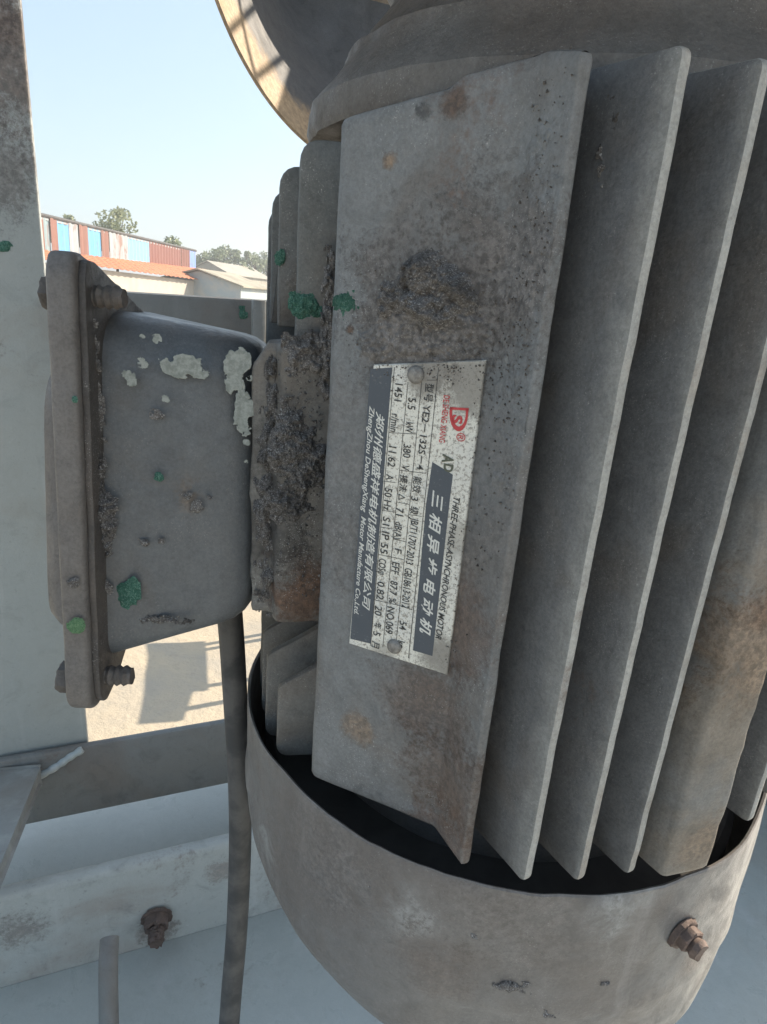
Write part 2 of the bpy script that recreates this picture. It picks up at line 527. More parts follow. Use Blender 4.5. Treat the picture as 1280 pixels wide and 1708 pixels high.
mat_fat = weathered('rib_paint', base=(0.17, 0.172, 0.168), dust=(0.19, 0.165, 0.135), dust_amt=0.5, rust_amt=0.3, fleck=0.5, bump=0.6, seed=7.7,
    spots=[(P3(atd(1262, 1060, 0.222)), 0.028, 'ochre', 0.65), (P3(atd(1235, 1120, 0.222)), 0.018, 'ochre', 0.35), (P3(atd(1250, 1000, 0.222)), 0.012, 'rust', 0.7), (P3(atd(1180, 1400, 0.222)), 0.014, 'ochre', 0.5)])
mat_core = weathered('core_paint', base=(0.11, 0.112, 0.112), dust=(0.14, 0.125, 0.11), dust_amt=0.6, rust_amt=0.5, fleck=0.5, bump=0.8, seed=8.2)
mat_bell = weathered('end_shield_paint', base=(0.138, 0.132, 0.124), dust=(0.13, 0.115, 0.102), dust_amt=0.7, rust_amt=0.35, fleck=0.5, bump=0.9, seed=2.2, speck=0.5)
mat_cowl = weathered('cowl_paint', base=(0.165, 0.158, 0.152), dust=(0.142, 0.126, 0.115), dust_amt=0.55, rust_amt=0.15, fleck=0.5, bump=0.4, seed=5.5, streak=0.4, rough=0.5, grime=0.35, speck=0.3, grain=0.4, spots=[(P3(atd(1040, 1560, 0.19)), 0.02, 'pale', 0.35), (P3(atd(640, 1480, 0.2)), 0.012, 'pale', 0.3), (P3(atd(470, 1400, 0.24)), 0.014, 'pale', 0.3), (P3(atd(700, 1500, 0.19)), 0.016, 'pale', 0.25), (P3(atd(1150, 1420, 0.215)), 0.02, 'pale', 0.35), (P3(atd(1142, 1580, 0.243)), 0.011, 'brown', 0.6), (P3(atd(560, 1420, 0.205)), 0.03, 'grit', 0.4), (P3(atd(880, 1560, 0.178)), 0.04, 'grit', 0.35), (P3(atd(720, 1640, 0.175)), 0.02, 'brown', 0.3)])
mat_boxp = weathered('terminal_box_paint', base=(0.118, 0.127, 0.134), dust=(0.122, 0.12, 0.116), dust_amt=0.4, rust_amt=0.15, fleck=0.25, bump=0.45, seed=6.1, rough=0.5, grime=0.3, streak=0.15, grain=0.5, speck=0.3, spots=[(P3(atd(265, 545, 0.256)), 0.006, 'ochre', 0.8), (P3(atd(207, 535, 0.258)), 0.005, 'ochre', 0.7), (P3(atd(310, 825, 0.255)), 0.008, 'ochre', 0.4)])
mat_lid = weathered('lid_paint', base=(0.15, 0.14, 0.132), dust=(0.138, 0.124, 0.113), dust_amt=0.8, rust_amt=0.15, fleck=0.3, bump=0.45, seed=9.4)
mat_flange = weathered('flange_grime', base=(0.075, 0.068, 0.063), dust=(0.10, 0.085, 0.075), dust_amt=0.5, rust_amt=0.4, fleck=0.6, bump=0.9, seed=9.9, speck=0.8)
mat_pad = weathered('pad_paint', base=(0.16, 0.158, 0.148), dust=(0.15, 0.135, 0.118), dust_amt=0.6, rust_amt=0.3, fleck=0.6, bump=0.7, seed=10.3, speck=1.0,
    spots=[(P3(atd(515, 985, 0.245)), 0.02, 'rust', 0.8), (P3(atd(450, 900, 0.245)), 0.02, 'dark', 0.7), (P3(atd(450, 760, 0.245)), 0.02, 'dark', 0.5)])
mat_rust = weathered('rusty_bolt', base=(0.105, 0.075, 0.063), dust=(0.15, 0.105, 0.085), dust_amt=0.5, rust_amt=0.6, fleck=0.3, bump=0.9, sc=2.0, rough=0.85)
mat_boltgrey = weathered('grey_bolt', base=(0.10, 0.09, 0.082), dust=(0.12, 0.10, 0.088), dust_amt=0.6, rust_amt=0.5, fleck=0.5, bump=0.9, sc=2.0, rough=0.8)
mat_mud = crusty('dried_grime', (0.15, 0.14, 0.133), (0.26, 0.247, 0.237), (0.52, 0.505, 0.49))
mat_sand = crusty('sandy_grit', (0.15, 0.135, 0.122), (0.22, 0.20, 0.182), (0.34, 0.32, 0.30))
mat_muddark = crusty('dark_grime', (0.105, 0.098, 0.094), (0.20, 0.19, 0.182), (0.46, 0.455, 0.445))
mat_green = crusty('green_paint', (0.06, 0.165, 0.125), (0.10, 0.235, 0.18), (0.24, 0.37, 0.31), scale=500)
mat_green2 = crusty('light_green_paint', (0.12, 0.24, 0.13), (0.16, 0.30, 0.16), (0.25, 0.38, 0.22), scale=700)
mat_flake = simple('pale_primer', (0.34, 0.36, 0.335), (0.22, 0.24, 0.22), 500, 0.8, 0.3, 0.0005)
mat_black = simple('rubber_gasket', (0.02, 0.02, 0.02), None, 100, 0.7, 0.2)
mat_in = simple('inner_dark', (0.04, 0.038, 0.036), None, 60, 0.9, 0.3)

motor = thing('electric_motor', (C.x, C.y, -0.31), 'weathered grey finned electric motor standing upright with a riveted nameplate', 'motor')

# core of the finned housing
part('housing', lathe([(0.0, -0.235), (0.093, -0.235), (0.097, -0.228), (0.0975, -0.1), (0.0975, 0.040), (0.096, 0.052), (0.0, 0.052)], C, 128,
     fn=lambda r, z, a: (r + fbm((math.cos(a) * .1, math.sin(a) * .1, z), 40, 2, 3) * 0.0006 * (r > 0.05), z)), mat_core, motor)

# name plate block
def lerp_edge(vals):
    def f(p):
        s = (Vector((p.x, p.y, 0)) - A_).dot(pu)
        t = max(0, min(1, s / 0.062))
        return vals[0] + (vals[1] - vals[0]) * t
    return f
def blk_top(p):
    s = (Vector((p.x, p.y, 0)) - A_).dot(pu)
    kn = [(-0.01, 0.0428), (0.0, 0.0434), (0.034, 0.0500), (0.036, 0.0525), (0.0545, 0.0560), (0.0600, 0.0560), (0.0703, 0.0532), (0.09, 0.0532)]
    if p.y > 0.23: return 0.043
    for (a, za), (b, zb_) in zip(kn[:-1], kn[1:]):
        if a <= s <= b: return za + (zb_ - za) * (s - a) / (b - a)
    return 0.05
M2 = M_ + V(0.0008, -0.0010, 0); B2 = V(0.0405, 0.1802, 0)
blk = round_poly([V(A_.x, A_.y), V(M_.x, M_.y), V(M2.x, M2.y), V(B_.x, B_.y), V(B2.x, B2.y), V(B2.x - 0.020, B2.y + 0.036), V(0.02, 0.25), V(-0.012, 0.262)],
                 [0.004, 0.0008, 0.0008, 0.0010, 0.0012, 0.004, 0, 0], 5)
blk = resample(blk, 0.004)
part('nameplate_block', prism(blk, blk_top, lerp_edge((-0.1945, -0.1935)), 0.0018, 60, 0.0003, 3.0), mat_block, motor,
     'flat cast pad that carries the nameplate')

# fins facing the viewer
def fin(tip, direc, zt, zb, length, t_tip, t_root, mat, seed, rt_=0.003, rb_=0.003, jit=0.00028, name='cooling_fin', edge_mat=None, slope=0.0):
    direc = Vector(direc).normalized()
    O = Vector((tip[0], tip[1], 0)) - direc * length
    N = V(-direc.y, direc.x, 0)
    out = round_poly([V(0, zb), V(length, zb), V(length, zt), V(0, zt + slope)], [0, rb_, rt_, 0], 5)
    out = resample(out, 0.004)
    me = slab(out, (O, direc, ZZ, N), t_tip, min(0.0010, t_tip * 0.3), jit, seed,
                taper=lambda x: t_tip + (t_root - t_tip) * (1 - max(0, min(1, x.x / length))))
    o = part(name, me, mat, motor)
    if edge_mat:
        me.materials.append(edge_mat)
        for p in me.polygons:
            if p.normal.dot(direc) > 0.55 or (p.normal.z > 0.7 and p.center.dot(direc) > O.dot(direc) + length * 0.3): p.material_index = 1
    return o
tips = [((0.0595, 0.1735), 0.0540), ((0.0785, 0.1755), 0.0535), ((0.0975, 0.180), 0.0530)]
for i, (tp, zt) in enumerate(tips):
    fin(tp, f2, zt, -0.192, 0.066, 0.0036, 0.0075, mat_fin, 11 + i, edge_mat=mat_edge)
# wide rib
O = V(0.1178, 0.1825, 0)
rib = round_poly([V(0.1083, 0.1795, 0), V(0.1272, 0.1852, 0), V(0.1272, 0.1852, 0) - f2 * 0.065, V(0.1083, 0.1795, 0) - f2 * 0.065 - f1 * 0.001], [0.002, 0.002, 0, 0], 4)
rib = resample([V(p.x, p.y) for p in rib], 0.004)
part('wide_rib', prism(rib, lambda p: 0.053, lambda p: -0.192, 0.002, 50, 0.0008, 6.0), mat_fat, motor, 'wide rib with ochre rust on its front face')
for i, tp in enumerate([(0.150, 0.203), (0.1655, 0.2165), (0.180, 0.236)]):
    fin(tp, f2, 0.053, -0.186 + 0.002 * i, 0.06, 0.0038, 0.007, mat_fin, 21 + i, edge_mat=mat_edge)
# fins behind, turned away from the viewer
for i, a in enumerate((-0.035, -0.014, 0.007, 0.028, 0.049)):
    tp = C + m1 * (math.sqrt(0.128 ** 2 - a * a)) + (-m2) * a
    fin((tp.x, tp.y), m1, 0.05, -0.19, 0.06, 0.0038, 0.007, mat_fin, 31 + i)
for i, a in enumerate((-0.06, -0.036, -0.012, 0.012, 0.036, 0.06)):
    tp = C + (-m2) * (math.sqrt(0.128 ** 2 - a * a)) + m1 * a
    fin((tp.x, tp.y), -m2, 0.05, -0.19, 0.06, 0.0038, 0.007, mat_fin, 41 + i)
# fins on the terminal box side: upper and lower pieces
lf = [((-0.0370, 0.2450), 0.0417, -0.030), ((-0.0462, 0.2605), 0.0353, -0.02), ((-0.0522, 0.2775), 0.0292, -0.02), ((-0.0570, 0.2960), 0.0242, -0.03)]
for i, (tp, zt, zb) in enumerate(lf):
    fin(tp, -m1, zt, zb, 0.06, 0.0040, 0.0075, mat_finl, 51 + i, rt_=0.0075, rb_=0.001)
lb = [((-0.0395, 0.2425), -0.160, -0.2045), ((-0.0478, 0.2600), -0.156, -0.2085), ((-0.0530, 0.2770), -0.154, -0.209), ((-0.0575, 0.2955), -0.152, -0.21)]
for i, (tp, zt, zb) in enumerate(lb):
    fin(tp, -m1, zt - 0.008, zb, 0.06, 0.0036, 0.0070, mat_pad, 61 + i, rt_=0.003, rb_=0.006, slope=0.036)

# end shield on top
bell_prof = [(0.02, 0.048), (0.1075, 0.048), (0.1085, 0.0505), (0.1085, 0.058), (0.1065, 0.0605), (0.1005, 0.0668), (0.0985, 0.0695), (0.0960, 0.0735), (0.0955, 0.0765), (0.0925, 0.0775),
             (0.0870, 0.0845), (0.0825, 0.0895), (0.0795, 0.0940), (0.0790, 0.0975), (0.0805, 0.102), (0.087, 0.112), (0.096, 0.122), (0.098, 0.156), (0.200, 0.158), (0.200, 0.176), (0.02, 0.178)]  # wide top disc, out of view, added to keep sun off the cone
part('end_shield', lathe(bell_prof, C, 160, fn=lambda r, z, a: (r + fbm((math.cos(a) * .1, math.sin(a) * .1, z), 70, 4, 4) * 0.0012 * (r > 0.05), z)), mat_bell, motor,
     'dusty conical end shield above the fins')

# lower end shield inside the cowl
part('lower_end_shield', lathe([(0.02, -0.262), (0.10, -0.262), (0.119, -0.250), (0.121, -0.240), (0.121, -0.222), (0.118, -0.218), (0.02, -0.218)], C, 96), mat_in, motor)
# fan cowl below
def cowl_fn(r, z, a):
    w = max(0.0, min(1.0, (-0.215 - z) / 0.08))
    zz = z - 0.022 * w * math.cos(a + 0.5)
    d = fbm((math.cos(a), math.sin(a), z * 6), 1.3, 9, 3) * 0.0022
    lip = fbm((math.cos(a) * 3, math.sin(a) * 3, 0), 2.0, 4, 3) * 0.0012 * (z > -0.203)
    dent = -0.004 * math.exp(-(((a + 2.0) / 0.5) ** 2)) * w
    return r + d + dent, zz + lip
cp = [(0.1285, -0.1985), (0.1290, -0.1992), (0.1293, -0.205), (0.1295, -0.215), (0.1297, -0.225), (0.1296, -0.235), (0.1300, -0.245), (0.1306, -0.252), (0.1296, -0.257), (0.1294, -0.270), (0.1285, -0.280), (0.1245, -0.292), (0.116, -0.302), (0.10, -0.308), (0.04, -0.310),
      (0.04, -0.3085), (0.10, -0.3065), (0.115, -0.3005), (0.123, -0.291), (0.127, -0.280), (0.1279, -0.270), (0.1279, -0.215), (0.1275, -0.1992)]
cowl = part('fan_cowl', lathe(cp, C, 160, fn=cowl_fn), mat_cowl, motor, 'sheet metal fan cowl around the lower fins')

# cowl bolt
def cowl_pt(u, v):
    d = ray(u, v); a = d.x * d.x + d.y * d.y; b = d.x * C.x + d.y * C.y; c = C.x ** 2 + C.y ** 2 - 0.1297 ** 2
    t = (b - math.sqrt(max(0, b * b - a * c))) / a
    p = d * t; n = (p - V(C.x, C.y, p.z)).normalized()
    return p, n
bo, bn = cowl_pt(1136, 1552)
part('bolt', bolt_mesh(bo, bn + V(0.1, -0.1, -0.1), 0.0055, 0.0036, 0.0043, 0.0036, washer=0.0066, rough=0.0012, seed=3), mat_rust, cowl, 'rusty bolt head')

# terminal box pad
pad = round_poly([V(0.02, 0.262), V(-0.020, 0.243), V(-0.0405, 0.2375), V(-0.0435, 0.2455), V(-0.0525, 0.2450), V(-0.0595, 0.335), V(0.02, 0.345)], [0, 0.002, 0.006, 0.003, 0.0015, 0.003, 0], 5)
pad = resample(pad, 0.004)
def padtop(p): return -0.024 if p.x > -0.047 else -0.031
def padbot(p): return -0.1365 if p.x > -0.042 else -0.1355
part('terminal_box_seat', prism(pad, padtop, padbot, 0.003, 30, 0.0011, 8.0), mat_pad, motor, 'cast seat between motor housing and terminal box')

# ------------------------------------------------------------------ terminal box
B0 = V(-0.0510, 0.246, 0)
rb = math.radians(4)
b1 = V(math.cos(rb), math.sin(rb), 0); b2 = V(-math.sin(rb), math.cos(rb), 0)
LEAN = 0.10            # the lid end leans out at the bottom
def bpt(t, w, z): return B0 - b1 * t + b2 * (w + LEAN * z * min(1.25, t / 0.058)) + ZZ * z
def box_section(t, ins, zt, zb, w0, w1, r):
    return [bpt(t, p.x, p.y) for p in round_poly([V(w0 + ins, zb + ins), V(w1 - ins, zb + ins), V(w1 - ins, zt - ins - 0.006), V(w0 + ins + 0.004, zt - ins)], [r, r, r, r * 1.6], 7)]
secs = []
for t, ins in ((0.0, 0.013), (0.0006, 0.0085), (0.0022, 0.0050), (0.0050, 0.0022), (0.0090, 0.0006), (0.0140, 0.0)):
    k = t / 0.058
    secs.append(box_section(t, ins, -0.0250 + 0.0080 * k, -0.1412 - 0.0128 * k, 0.0 - 0.002 * k, 0.080 + 0.004 * k, 0.014))
for t in (0.02, 0.028, 0.036, 0.044, 0.051, 0.0575):
    k = t / 0.058
    secs.append(box_section(t, 0, -0.0250 + 0.0080 * k, -0.1412 - 0.0128 * k, 0.0 - 0.002 * k, 0.080 + 0.004 * k, 0.014))
ns = len(secs[0])
vv = [v for s in secs for v in s]; ff = []
for r in range(len(secs) - 1):
    for i in range(ns):
        j = (i + 1) % ns
        ff.append((r * ns + i, r * ns + j, (r + 1) * ns + j, (r + 1) * ns + i))
ff.append(tuple(range(ns))); ff.append(tuple((len(secs) - 1) * ns + i for i in range(ns)))
tbox = part('terminal_box', mesh(vv, ff, angle=60), mat_boxp, motor, 'grey terminal box with flaked paint on its side')
# flange of the box and lid flange with four bolt lugs
def lug_outline(g=0.0):
    return round_poly([V(-0.0140 - g, -0.163), V(-0.0140 - g, -0.006 + g), V(-0.0115, 0.0005 + g), V(-0.004, 0.0002 + g), V(0.040, -0.0145 + g), V(0.060, -0.0215 + g), V(0.090, -0.028 + g), V(0.110, -0.031), V(0.116 + g, -0.04),
                       V(0.118 + g, -0.150), V(0.112, -0.168), V(0.100, -0.168), V(0.062, -0.153 - g), V(0.036, -0.153 - g), V(0.006, -0.1670), V(-0.007, -0.1690)],
                      [0.004, 0.002, 0.002, 0.002, 0.004, 0.004, 0.004, 0.004, 0.004, 0.004, 0.004, 0.004, 0.006, 0.006, 0.004, 0.004], 4)
def shrink(pts, a, b):
    return [V(0.05 + (p[0] - 0.05) * a, -0.085 + (p[1] + 0.085) * b) for p in pts]
frame_fl = lambda t: (bpt(t, 0, 0), b2, ZZ + b2 * LEAN, -b1)
flange = part('flange', slab(shrink(resample(lug_outline(), 0.005), 0.955, 0.975), frame_fl(0.0564), 0.0026, 0.0005, 0.0009, 2.0), mat_flange, tbox)
part('gasket', slab(shrink(resample(lug_outline(), 0.006), 0.94, 0.965), frame_fl(0.0579), 0.0008, 0.0002, 0.0006, 5.0), mat_black, tbox)
lidf = resample(lug_outline(0.0004), 0.005)
lid = part('lid', slab(lidf, frame_fl(0.0625), 0.0096, 0.0022, 0.0006, 7.0, bseg=3), mat_lid, tbox, 'brownish grey lid of the terminal box')
secs = []
for t, ins in ((0.0660, 0.0), (0.0700, 0.0004), (0.0750, 0.0016), (0.0790, 0.0042), (0.0812, 0.0090), (0.0820, 0.016)):
    secs.append(box_section(t, ins, -0.0340, -0.1440, 0.0015, 0.098, 0.014))
vv = [v for s in secs for v in s]; ff = []
for r in range(len(secs) - 1):
    for i in range(ns):
        j = (i + 1) % ns
        ff.append((r * ns + i, r * ns + j, (r + 1) * ns + j, (r + 1) * ns + i))
ff.append(tuple(range(ns))); ff.append(tuple((len(secs) - 1) * ns + i for i in range(ns)))
part('lid_dome', mesh(vv, ff, angle=60), mat_lid, tbox)
for (w, z) in ((-0.0030, -0.0130), (-0.0040, -0.1560), (0.105, -0.158)):
    part('bolt', bolt_mesh(bpt(0.0575, w, z), b1, 0.0, 0.0, 0.0041, 0.0125, rough=0.0007), mat_boltgrey, tbox)
    part('bolt_head', bolt_mesh(bpt(0.0674, w, z), -b1, 0.0062, 0.0046, 0.001, 0.0003, rough=0.0006, seed=2), mat_boltgrey, tbox)

# ------------------------------------------------------------------ name plate with its printing
def np_pt(u, v, h=0.0):
    p = hit(u, v, A_, pn)
    return p + pn * h
def z1(x, y): return (560 + x * 0.234375, 570 + y * 0.234375)
def z2(x, y): return (560 + x * 0.234375, 840 + y * 0.234375)
def plate_mat():
    m, nt, b = nodes_of('nameplate_aluminium')
    k = NB(nt)
    fine = k.noise(900, 8, 0.75); mid = k.noise(130, 7, 0.7, 0.5); big = k.noise(45, 5, 0.6)
    col = k.mix(k.ramp(big, 0.4, 0.65), (0.74, 0.73, 0.66), (0.66, 0.66, 0.62))
    col = k.mix(k.ramp(fine, 0.50, 0.60, 0, 0.85), col, (0.26, 0.24, 0.21))
    # the ends are eaten away more than the middle
    for c, r, amt in (((np_pt(720, 615)), 0.011, 0.85), ((np_pt(790, 640)), 0.012, 0.8), ((np_pt(740, 1095)), 0.010, 0.8), ((np_pt(775, 900)), 0.008, 0.5), ((np_pt(640, 1090)), 0.006, 0.5)):
        d = k.math('DIVIDE', k.dist(tuple(c)), r)
        e = k.math('ADD', d, k.math('MULTIPLY', k.math('SUBTRACT', fine, 0.5), 3.0))
        e = k.math('ADD', e, k.math('MULTIPLY', k.math('SUBTRACT', mid, 0.5), 1.2))
        col = k.mix(k.ramp(e, 1.0, 0.5, 0, amt), col, (0.20, 0.185, 0.165))
    k.link(col, b.inputs['Base Color'])
    b.inputs['Metallic'].default_value = 0.15
    b.inputs['Roughness'].default_value = 0.55
    k.link(k.bump(fine, 0.35, 0.0003), b.inputs['Normal'])
    return m
def ink(name, c, wear=0.5, wc=(0.55, 0.53, 0.47)):
    m, nt, b = nodes_of(name)
    k = NB(nt)
    fine = k.noise(1100, 7, 0.75); mid = k.noise(160, 6, 0.65)
    t = k.math('ADD', k.math('MULTIPLY', fine, 0.7), k.math('MULTIPLY', mid, 0.3))
    k.link(k.mix(k.ramp(t, 0.56, 0.66, 0, wear), c, wc), b.inputs['Base Color'])
    b.inputs['Roughness'].default_value = 0.6
    return m
plate_h = 0.0013
corner = [np_pt(626, 608), np_pt(813, 600), np_pt(748, 1123), np_pt(585, 1071)]
bmp = bmesh.new()
vs = [bmp.verts.new(c + pn * plate_h) for c in corner]
lo = [bmp.verts.new(c + pn * 0.0001) for c in corner]
bmp.faces.new(vs)
for i in range(4): bmp.faces.new((vs[i], vs[(i + 1) % 4], lo[(i + 1) % 4], lo[i]))
bmp.faces.new(lo[::-1])
bmesh.ops.bevel(bmp, geom=[e for e in bmp.edges if e.verts[0] in vs and e.verts[1] in vs], offset=0.0003, segments=1, affect='EDGES')
plate = part('nameplate', from_bm(bmp), plate_mat(), motor, 'worn aluminium nameplate with Chinese lettering')
m_ink = ink('black_print', (0.04, 0.04, 0.04), 0.75)
m_navy = ink('navy_band', (0.075, 0.088, 0.105), 0.55, (0.33, 0.33, 0.32))
m_white = ink('white_print', (0.66, 0.66, 0.62), 0.6, (0.22, 0.30, 0.30))
m_red = ink('red_print', (0.50, 0.055, 0.06), 0.6)
def quad_sheet(pts, h):
    return [np_pt(*p) + pn * h for p in pts]
def sheet(name, polys, h, mat):
    verts = []; faces = []
    for pl in polys:
        o = len(verts); verts += quad_sheet(pl, h); faces.append(tuple(range(o, o + len(pl))))
    return part(name, mesh(verts, faces, smooth=False), mat, plate)
H1, H2 = plate_h + 0.00008, plate_h + 0.00018
sheet('company_band', [[z1(262, 192), z1(418, 180), z1(412, 240), z2(262, 985), z2(118, 950)]], H1, m_navy)
sheet('title_band', [[z1(700, 850), z1(770, 892), z1(846, 940), z2(820, 0), z2(700, 1072), z2(562, 1032), z2(655, 0)]], H1, m_navy)
def line(pa, pb, w):
    a = Vector(pa); b = Vector(pb); t = (b - a).normalized(); q = V(-t.y, t.x) * w * 0.5
    return [tuple(a + q), tuple(b + q), tuple(b - q), tuple(a - q)]
L1 = lambda *a: z1(*a); L2 = lambda *a: z2(*a)
rows = [line(z1(432, 180), z2(262, 1000), 1.0), line(z1(528, 285), z2(348, 1010), 0.9), line(z1(625, 285), z2(440, 1010), 0.9), line(z1(745, 180), z2(530, 1088), 1.1)]
cols = [line(z1(662, 270), z1(738, 270), 0.9), line(z1(392, 642), z1(585, 652), 0.9), line(z1(470, 908), z1(655, 930), 0.9), line(z1(352, 985), z1(440, 996), 0.9), line(z1(443, 1132), z1(535, 1150), 0.9), line(z1(342, 1192), z1(432, 1205), 0.9),
        line(z1(533, 1222), z1(625, 1235), 0.9), line(z2(332, 158), z2(412, 172), 0.9), line(z2(425, 245), z2(510, 262), 0.9), line(z2(316, 352), z2(497, 390), 0.9), line(z2(294, 676), z2(475, 716), 0.9), line(z2(470, 716), z2(556, 744), 0.9)]
sheet('ruled_line', rows + cols, H1, m_ink)
def text_mesh(items):
    """items: (string, px start, px end of baseline, cap height px, shear, stretch-to-fit)"""
    verts = []; faces = []
    for s, pa, pb, hpx, shear, bold in items:
        c = bpy.data.curves.new('t', 'FONT'); c.body = s; c.size = 1.0; c.shear = shear; c.offset = bold + 0.008; c.resolution_u = 3
        o = bpy.data.objects.new('t', c); COL.objects.link(o)
        dg = bpy.context.evaluated_depsgraph_get()
        me = bpy.data.meshes.new_from_object(o.evaluated_get(dg))
        xs = [v.co.x for v in me.vertices]; ys = [v.co.y for v in me.vertices]
        x0, x1 = min(xs), max(xs)
        y1 = max(ys); y0 = min(0, min(ys)) if any(ord(ch) > 0x3000 for ch in s) else 0
        P0 = np_pt(*pa); P1 = np_pt(*pb)
        X = (P1 - P0)
        hpx *= 1.08
        Pu = np_pt(pa[0] + hpx, pa[1] + 0.04 * hpx)
        Y = Pu - P0; Xn = X.normalized(); Y = (Y - Xn * Y.dot(Xn))
        off = len(verts)
        for v in me.vertices:
            verts.append(P0 + X * ((v.co.x - x0) / (x1 - x0)) + Y * ((v.co.y - y0) / (y1 - y0)) + pn * H2)
        for p in me.polygons: faces.append(tuple(off + i for i in p.vertices))
        bpy.data.objects.remove(o); bpy.data.curves.remove(c); bpy.data.meshes.remove(me)
    return mesh(verts, faces, smooth=False)
K = 0.234375
black_items = [
    ('型号', z1(652, 290), z1(640, 420), 58 * K, 0, 0.0), ('YE2－132S－4', z1(638, 440), z1(588, 900), 48 * K, 0, 0.004),
    ('能效', z1(568, 948), z1(556, 1062), 58 * K, 0, 0.0), ('3', z1(552, 1090), z1(550, 1120), 46 * K, 0, 0.0), ('级', z1(545, 1160), z1(540, 1215), 58 * K, 0, 0.0),
    ('JB/T11707-2013', z2(552, 90), z2(512, 415), 50 * K, 0, 0.0), ('GB18613-2012', z2(506, 445), z2(482, 725), 50 * K, 0, 0.0), ('54', z2(470, 822), z2(466, 880), 46 * K, 0, 0.0), ('kg', z2(458, 960), z2(455, 1005), 46 * K, 0, 0.0),
    ('5.5', z1(532, 393), z1(526, 475), 50 * K, 0, 0.0), ('kW', z1(516, 565), z1(510, 638), 48 * K, 0, 0.0), ('380', z1(498, 720), z1(492, 815), 50 * K, 0, 0.0), ('V', z1(486, 868), z1(484, 905), 48 * K, 0, 0.0),
    ('接法', z1(472, 935), z1(462, 1055), 56 * K, 0, 0.0), ('△', z1(462, 1072), z1(460, 1118), 46 * K, 0, 0.0), ('71', z1(446, 1170), z1(442, 1225), 48 * K, 0, 0.0), ('dB(A)', z2(440, 118), z2(428, 240), 46 * K, 0, 0.0),
    ('F', z2(434, 308), z2(432, 338), 46 * K, 0, 0.0), ('EFF', z2(418, 402), z2(410, 485), 48 * K, 0, 0.0), ('87.7', z2(405, 535), z2(396, 632), 48 * K, 0, 0.0), ('%', z2(394, 655), z2(391, 692), 48 * K, 0, 0.0),
    ('NO.069', z2(382, 718), z2(366, 905), 50 * K, 0, 0.0),
    ('1451', z1(440, 292), z1(430, 415), 50 * K, 0, 0.0), ('r/min', z1(415, 505), z1(402, 632), 50 * K, 0, 0.0), ('11.62', z1(394, 735), z1(384, 880), 50 * K, 0, 0.0), ('A', z1(376, 935), z1(373, 972), 48 * K, 0, 0.0),
    ('50 Hz', z1(366, 1030), z1(354, 1188), 48 * K, 0, 0.0), ('S1', z2(352, 82), z2(348, 142), 46 * K, 0, 0.0), ('IP 55', z2(346, 185), z2(330, 340), 48 * K, 0, 0.0), ('COSφ', z2(324, 378), z2(315, 490), 48 * K, 0, 0.0), ('0.82', z2(312, 540), z2(303, 665), 48 * K, 0, 0.0),
    ('20', z2(296, 712), z2(291, 778), 46 * K, 0, 0.0), ('年', z2(286, 830), z2(284, 872), 52 * K, 0, 0.0), ('5', z2(282, 895), z2(281, 922), 46 * K, 0, 0.0), ('月', z2(272, 960), z2(268, 1005), 52 * K, 0, 0.0),
    ('THREE-PHASE-ASYNCHRONOUS MOTOR', z1(852, 1095), z2(722, 945), 44 * K, 0.25, 0.004)]
part('black_lettering', text_mesh(black_items), m_ink, plate)
white_items = [('三 相 异 步 电 动 机', z1(697, 1045), z2(605, 905), 88 * K, 0.3, 0.012),
               ('郑州德盛祥电机制造有限公司', z1(302, 490), z2(200, 735), 62 * K, 0.3, 0.006),
               ('ZhengZhou DeShengXiang  Motor Manufacture Co.,Ltd.', z1(258, 450), z2(146, 770), 34 * K, 0.3, 0.004)]
part('white_lettering', text_mesh(white_items), m_white, plate)
red_items = [('DE SHENG XIANG', z1(783, 375), z1(748, 708), 40 * K, 0, 0.0), ('S', z1(848, 512), z1(842, 575), 66 * K, 0, 0.035), ('®', z1(874, 640), z1(870, 700), 60 * K, 0, 0.0)]
red = part('red_lettering', text_mesh(red_items), m_red, plate)
# the bracketed D of the emblem: thick bowl round the S
def arcpts(x0, x1, y0, y1, n=14, grow=0.0):
    out = []
    for i in range(n + 1):
        a = math.pi * i / n
        out.append((( x0 + x1) / 2 + (x1 - x0) / 2 * math.cos(a) , y0 + (y1 - y0) * math.sin(a)))
    return out
outer = arcpts(822, 955, 500, 632); inner = arcpts(842, 938, 500, 598)
polys = []
for i in range(len(outer) - 1): polys.append([z1(*outer[i]), z1(*outer[i + 1]), z1(*inner[i + 1]), z1(*inner[i])])
polys += [[z1(938, 470), z1(958, 470), z1(955, 500), z1(938, 500)], [z1(826, 460), z1(845, 460), z1(842, 500), z1(822, 500)], [z1(826, 460), z1(960, 468), z1(958, 486), z1(828, 478)]]
sheet('emblem', polys, H2, m_red)
part('emblem_lettering', text_mesh([('A', z1(778, 790), z1(770, 850), 75 * K, 0, 0.03), ('D', z1(786, 858), z1(780, 915), 62 * K, 0, 0.03)]), ink('olive_print', (0.10, 0.11, 0.08), 0.4), plate)
m_rivet = simple('rivet_metal', (0.30, 0.29, 0.27), (0.18, 0.17, 0.16), 500, 0.6, 0.4, 0.0004, metallic=0.3)
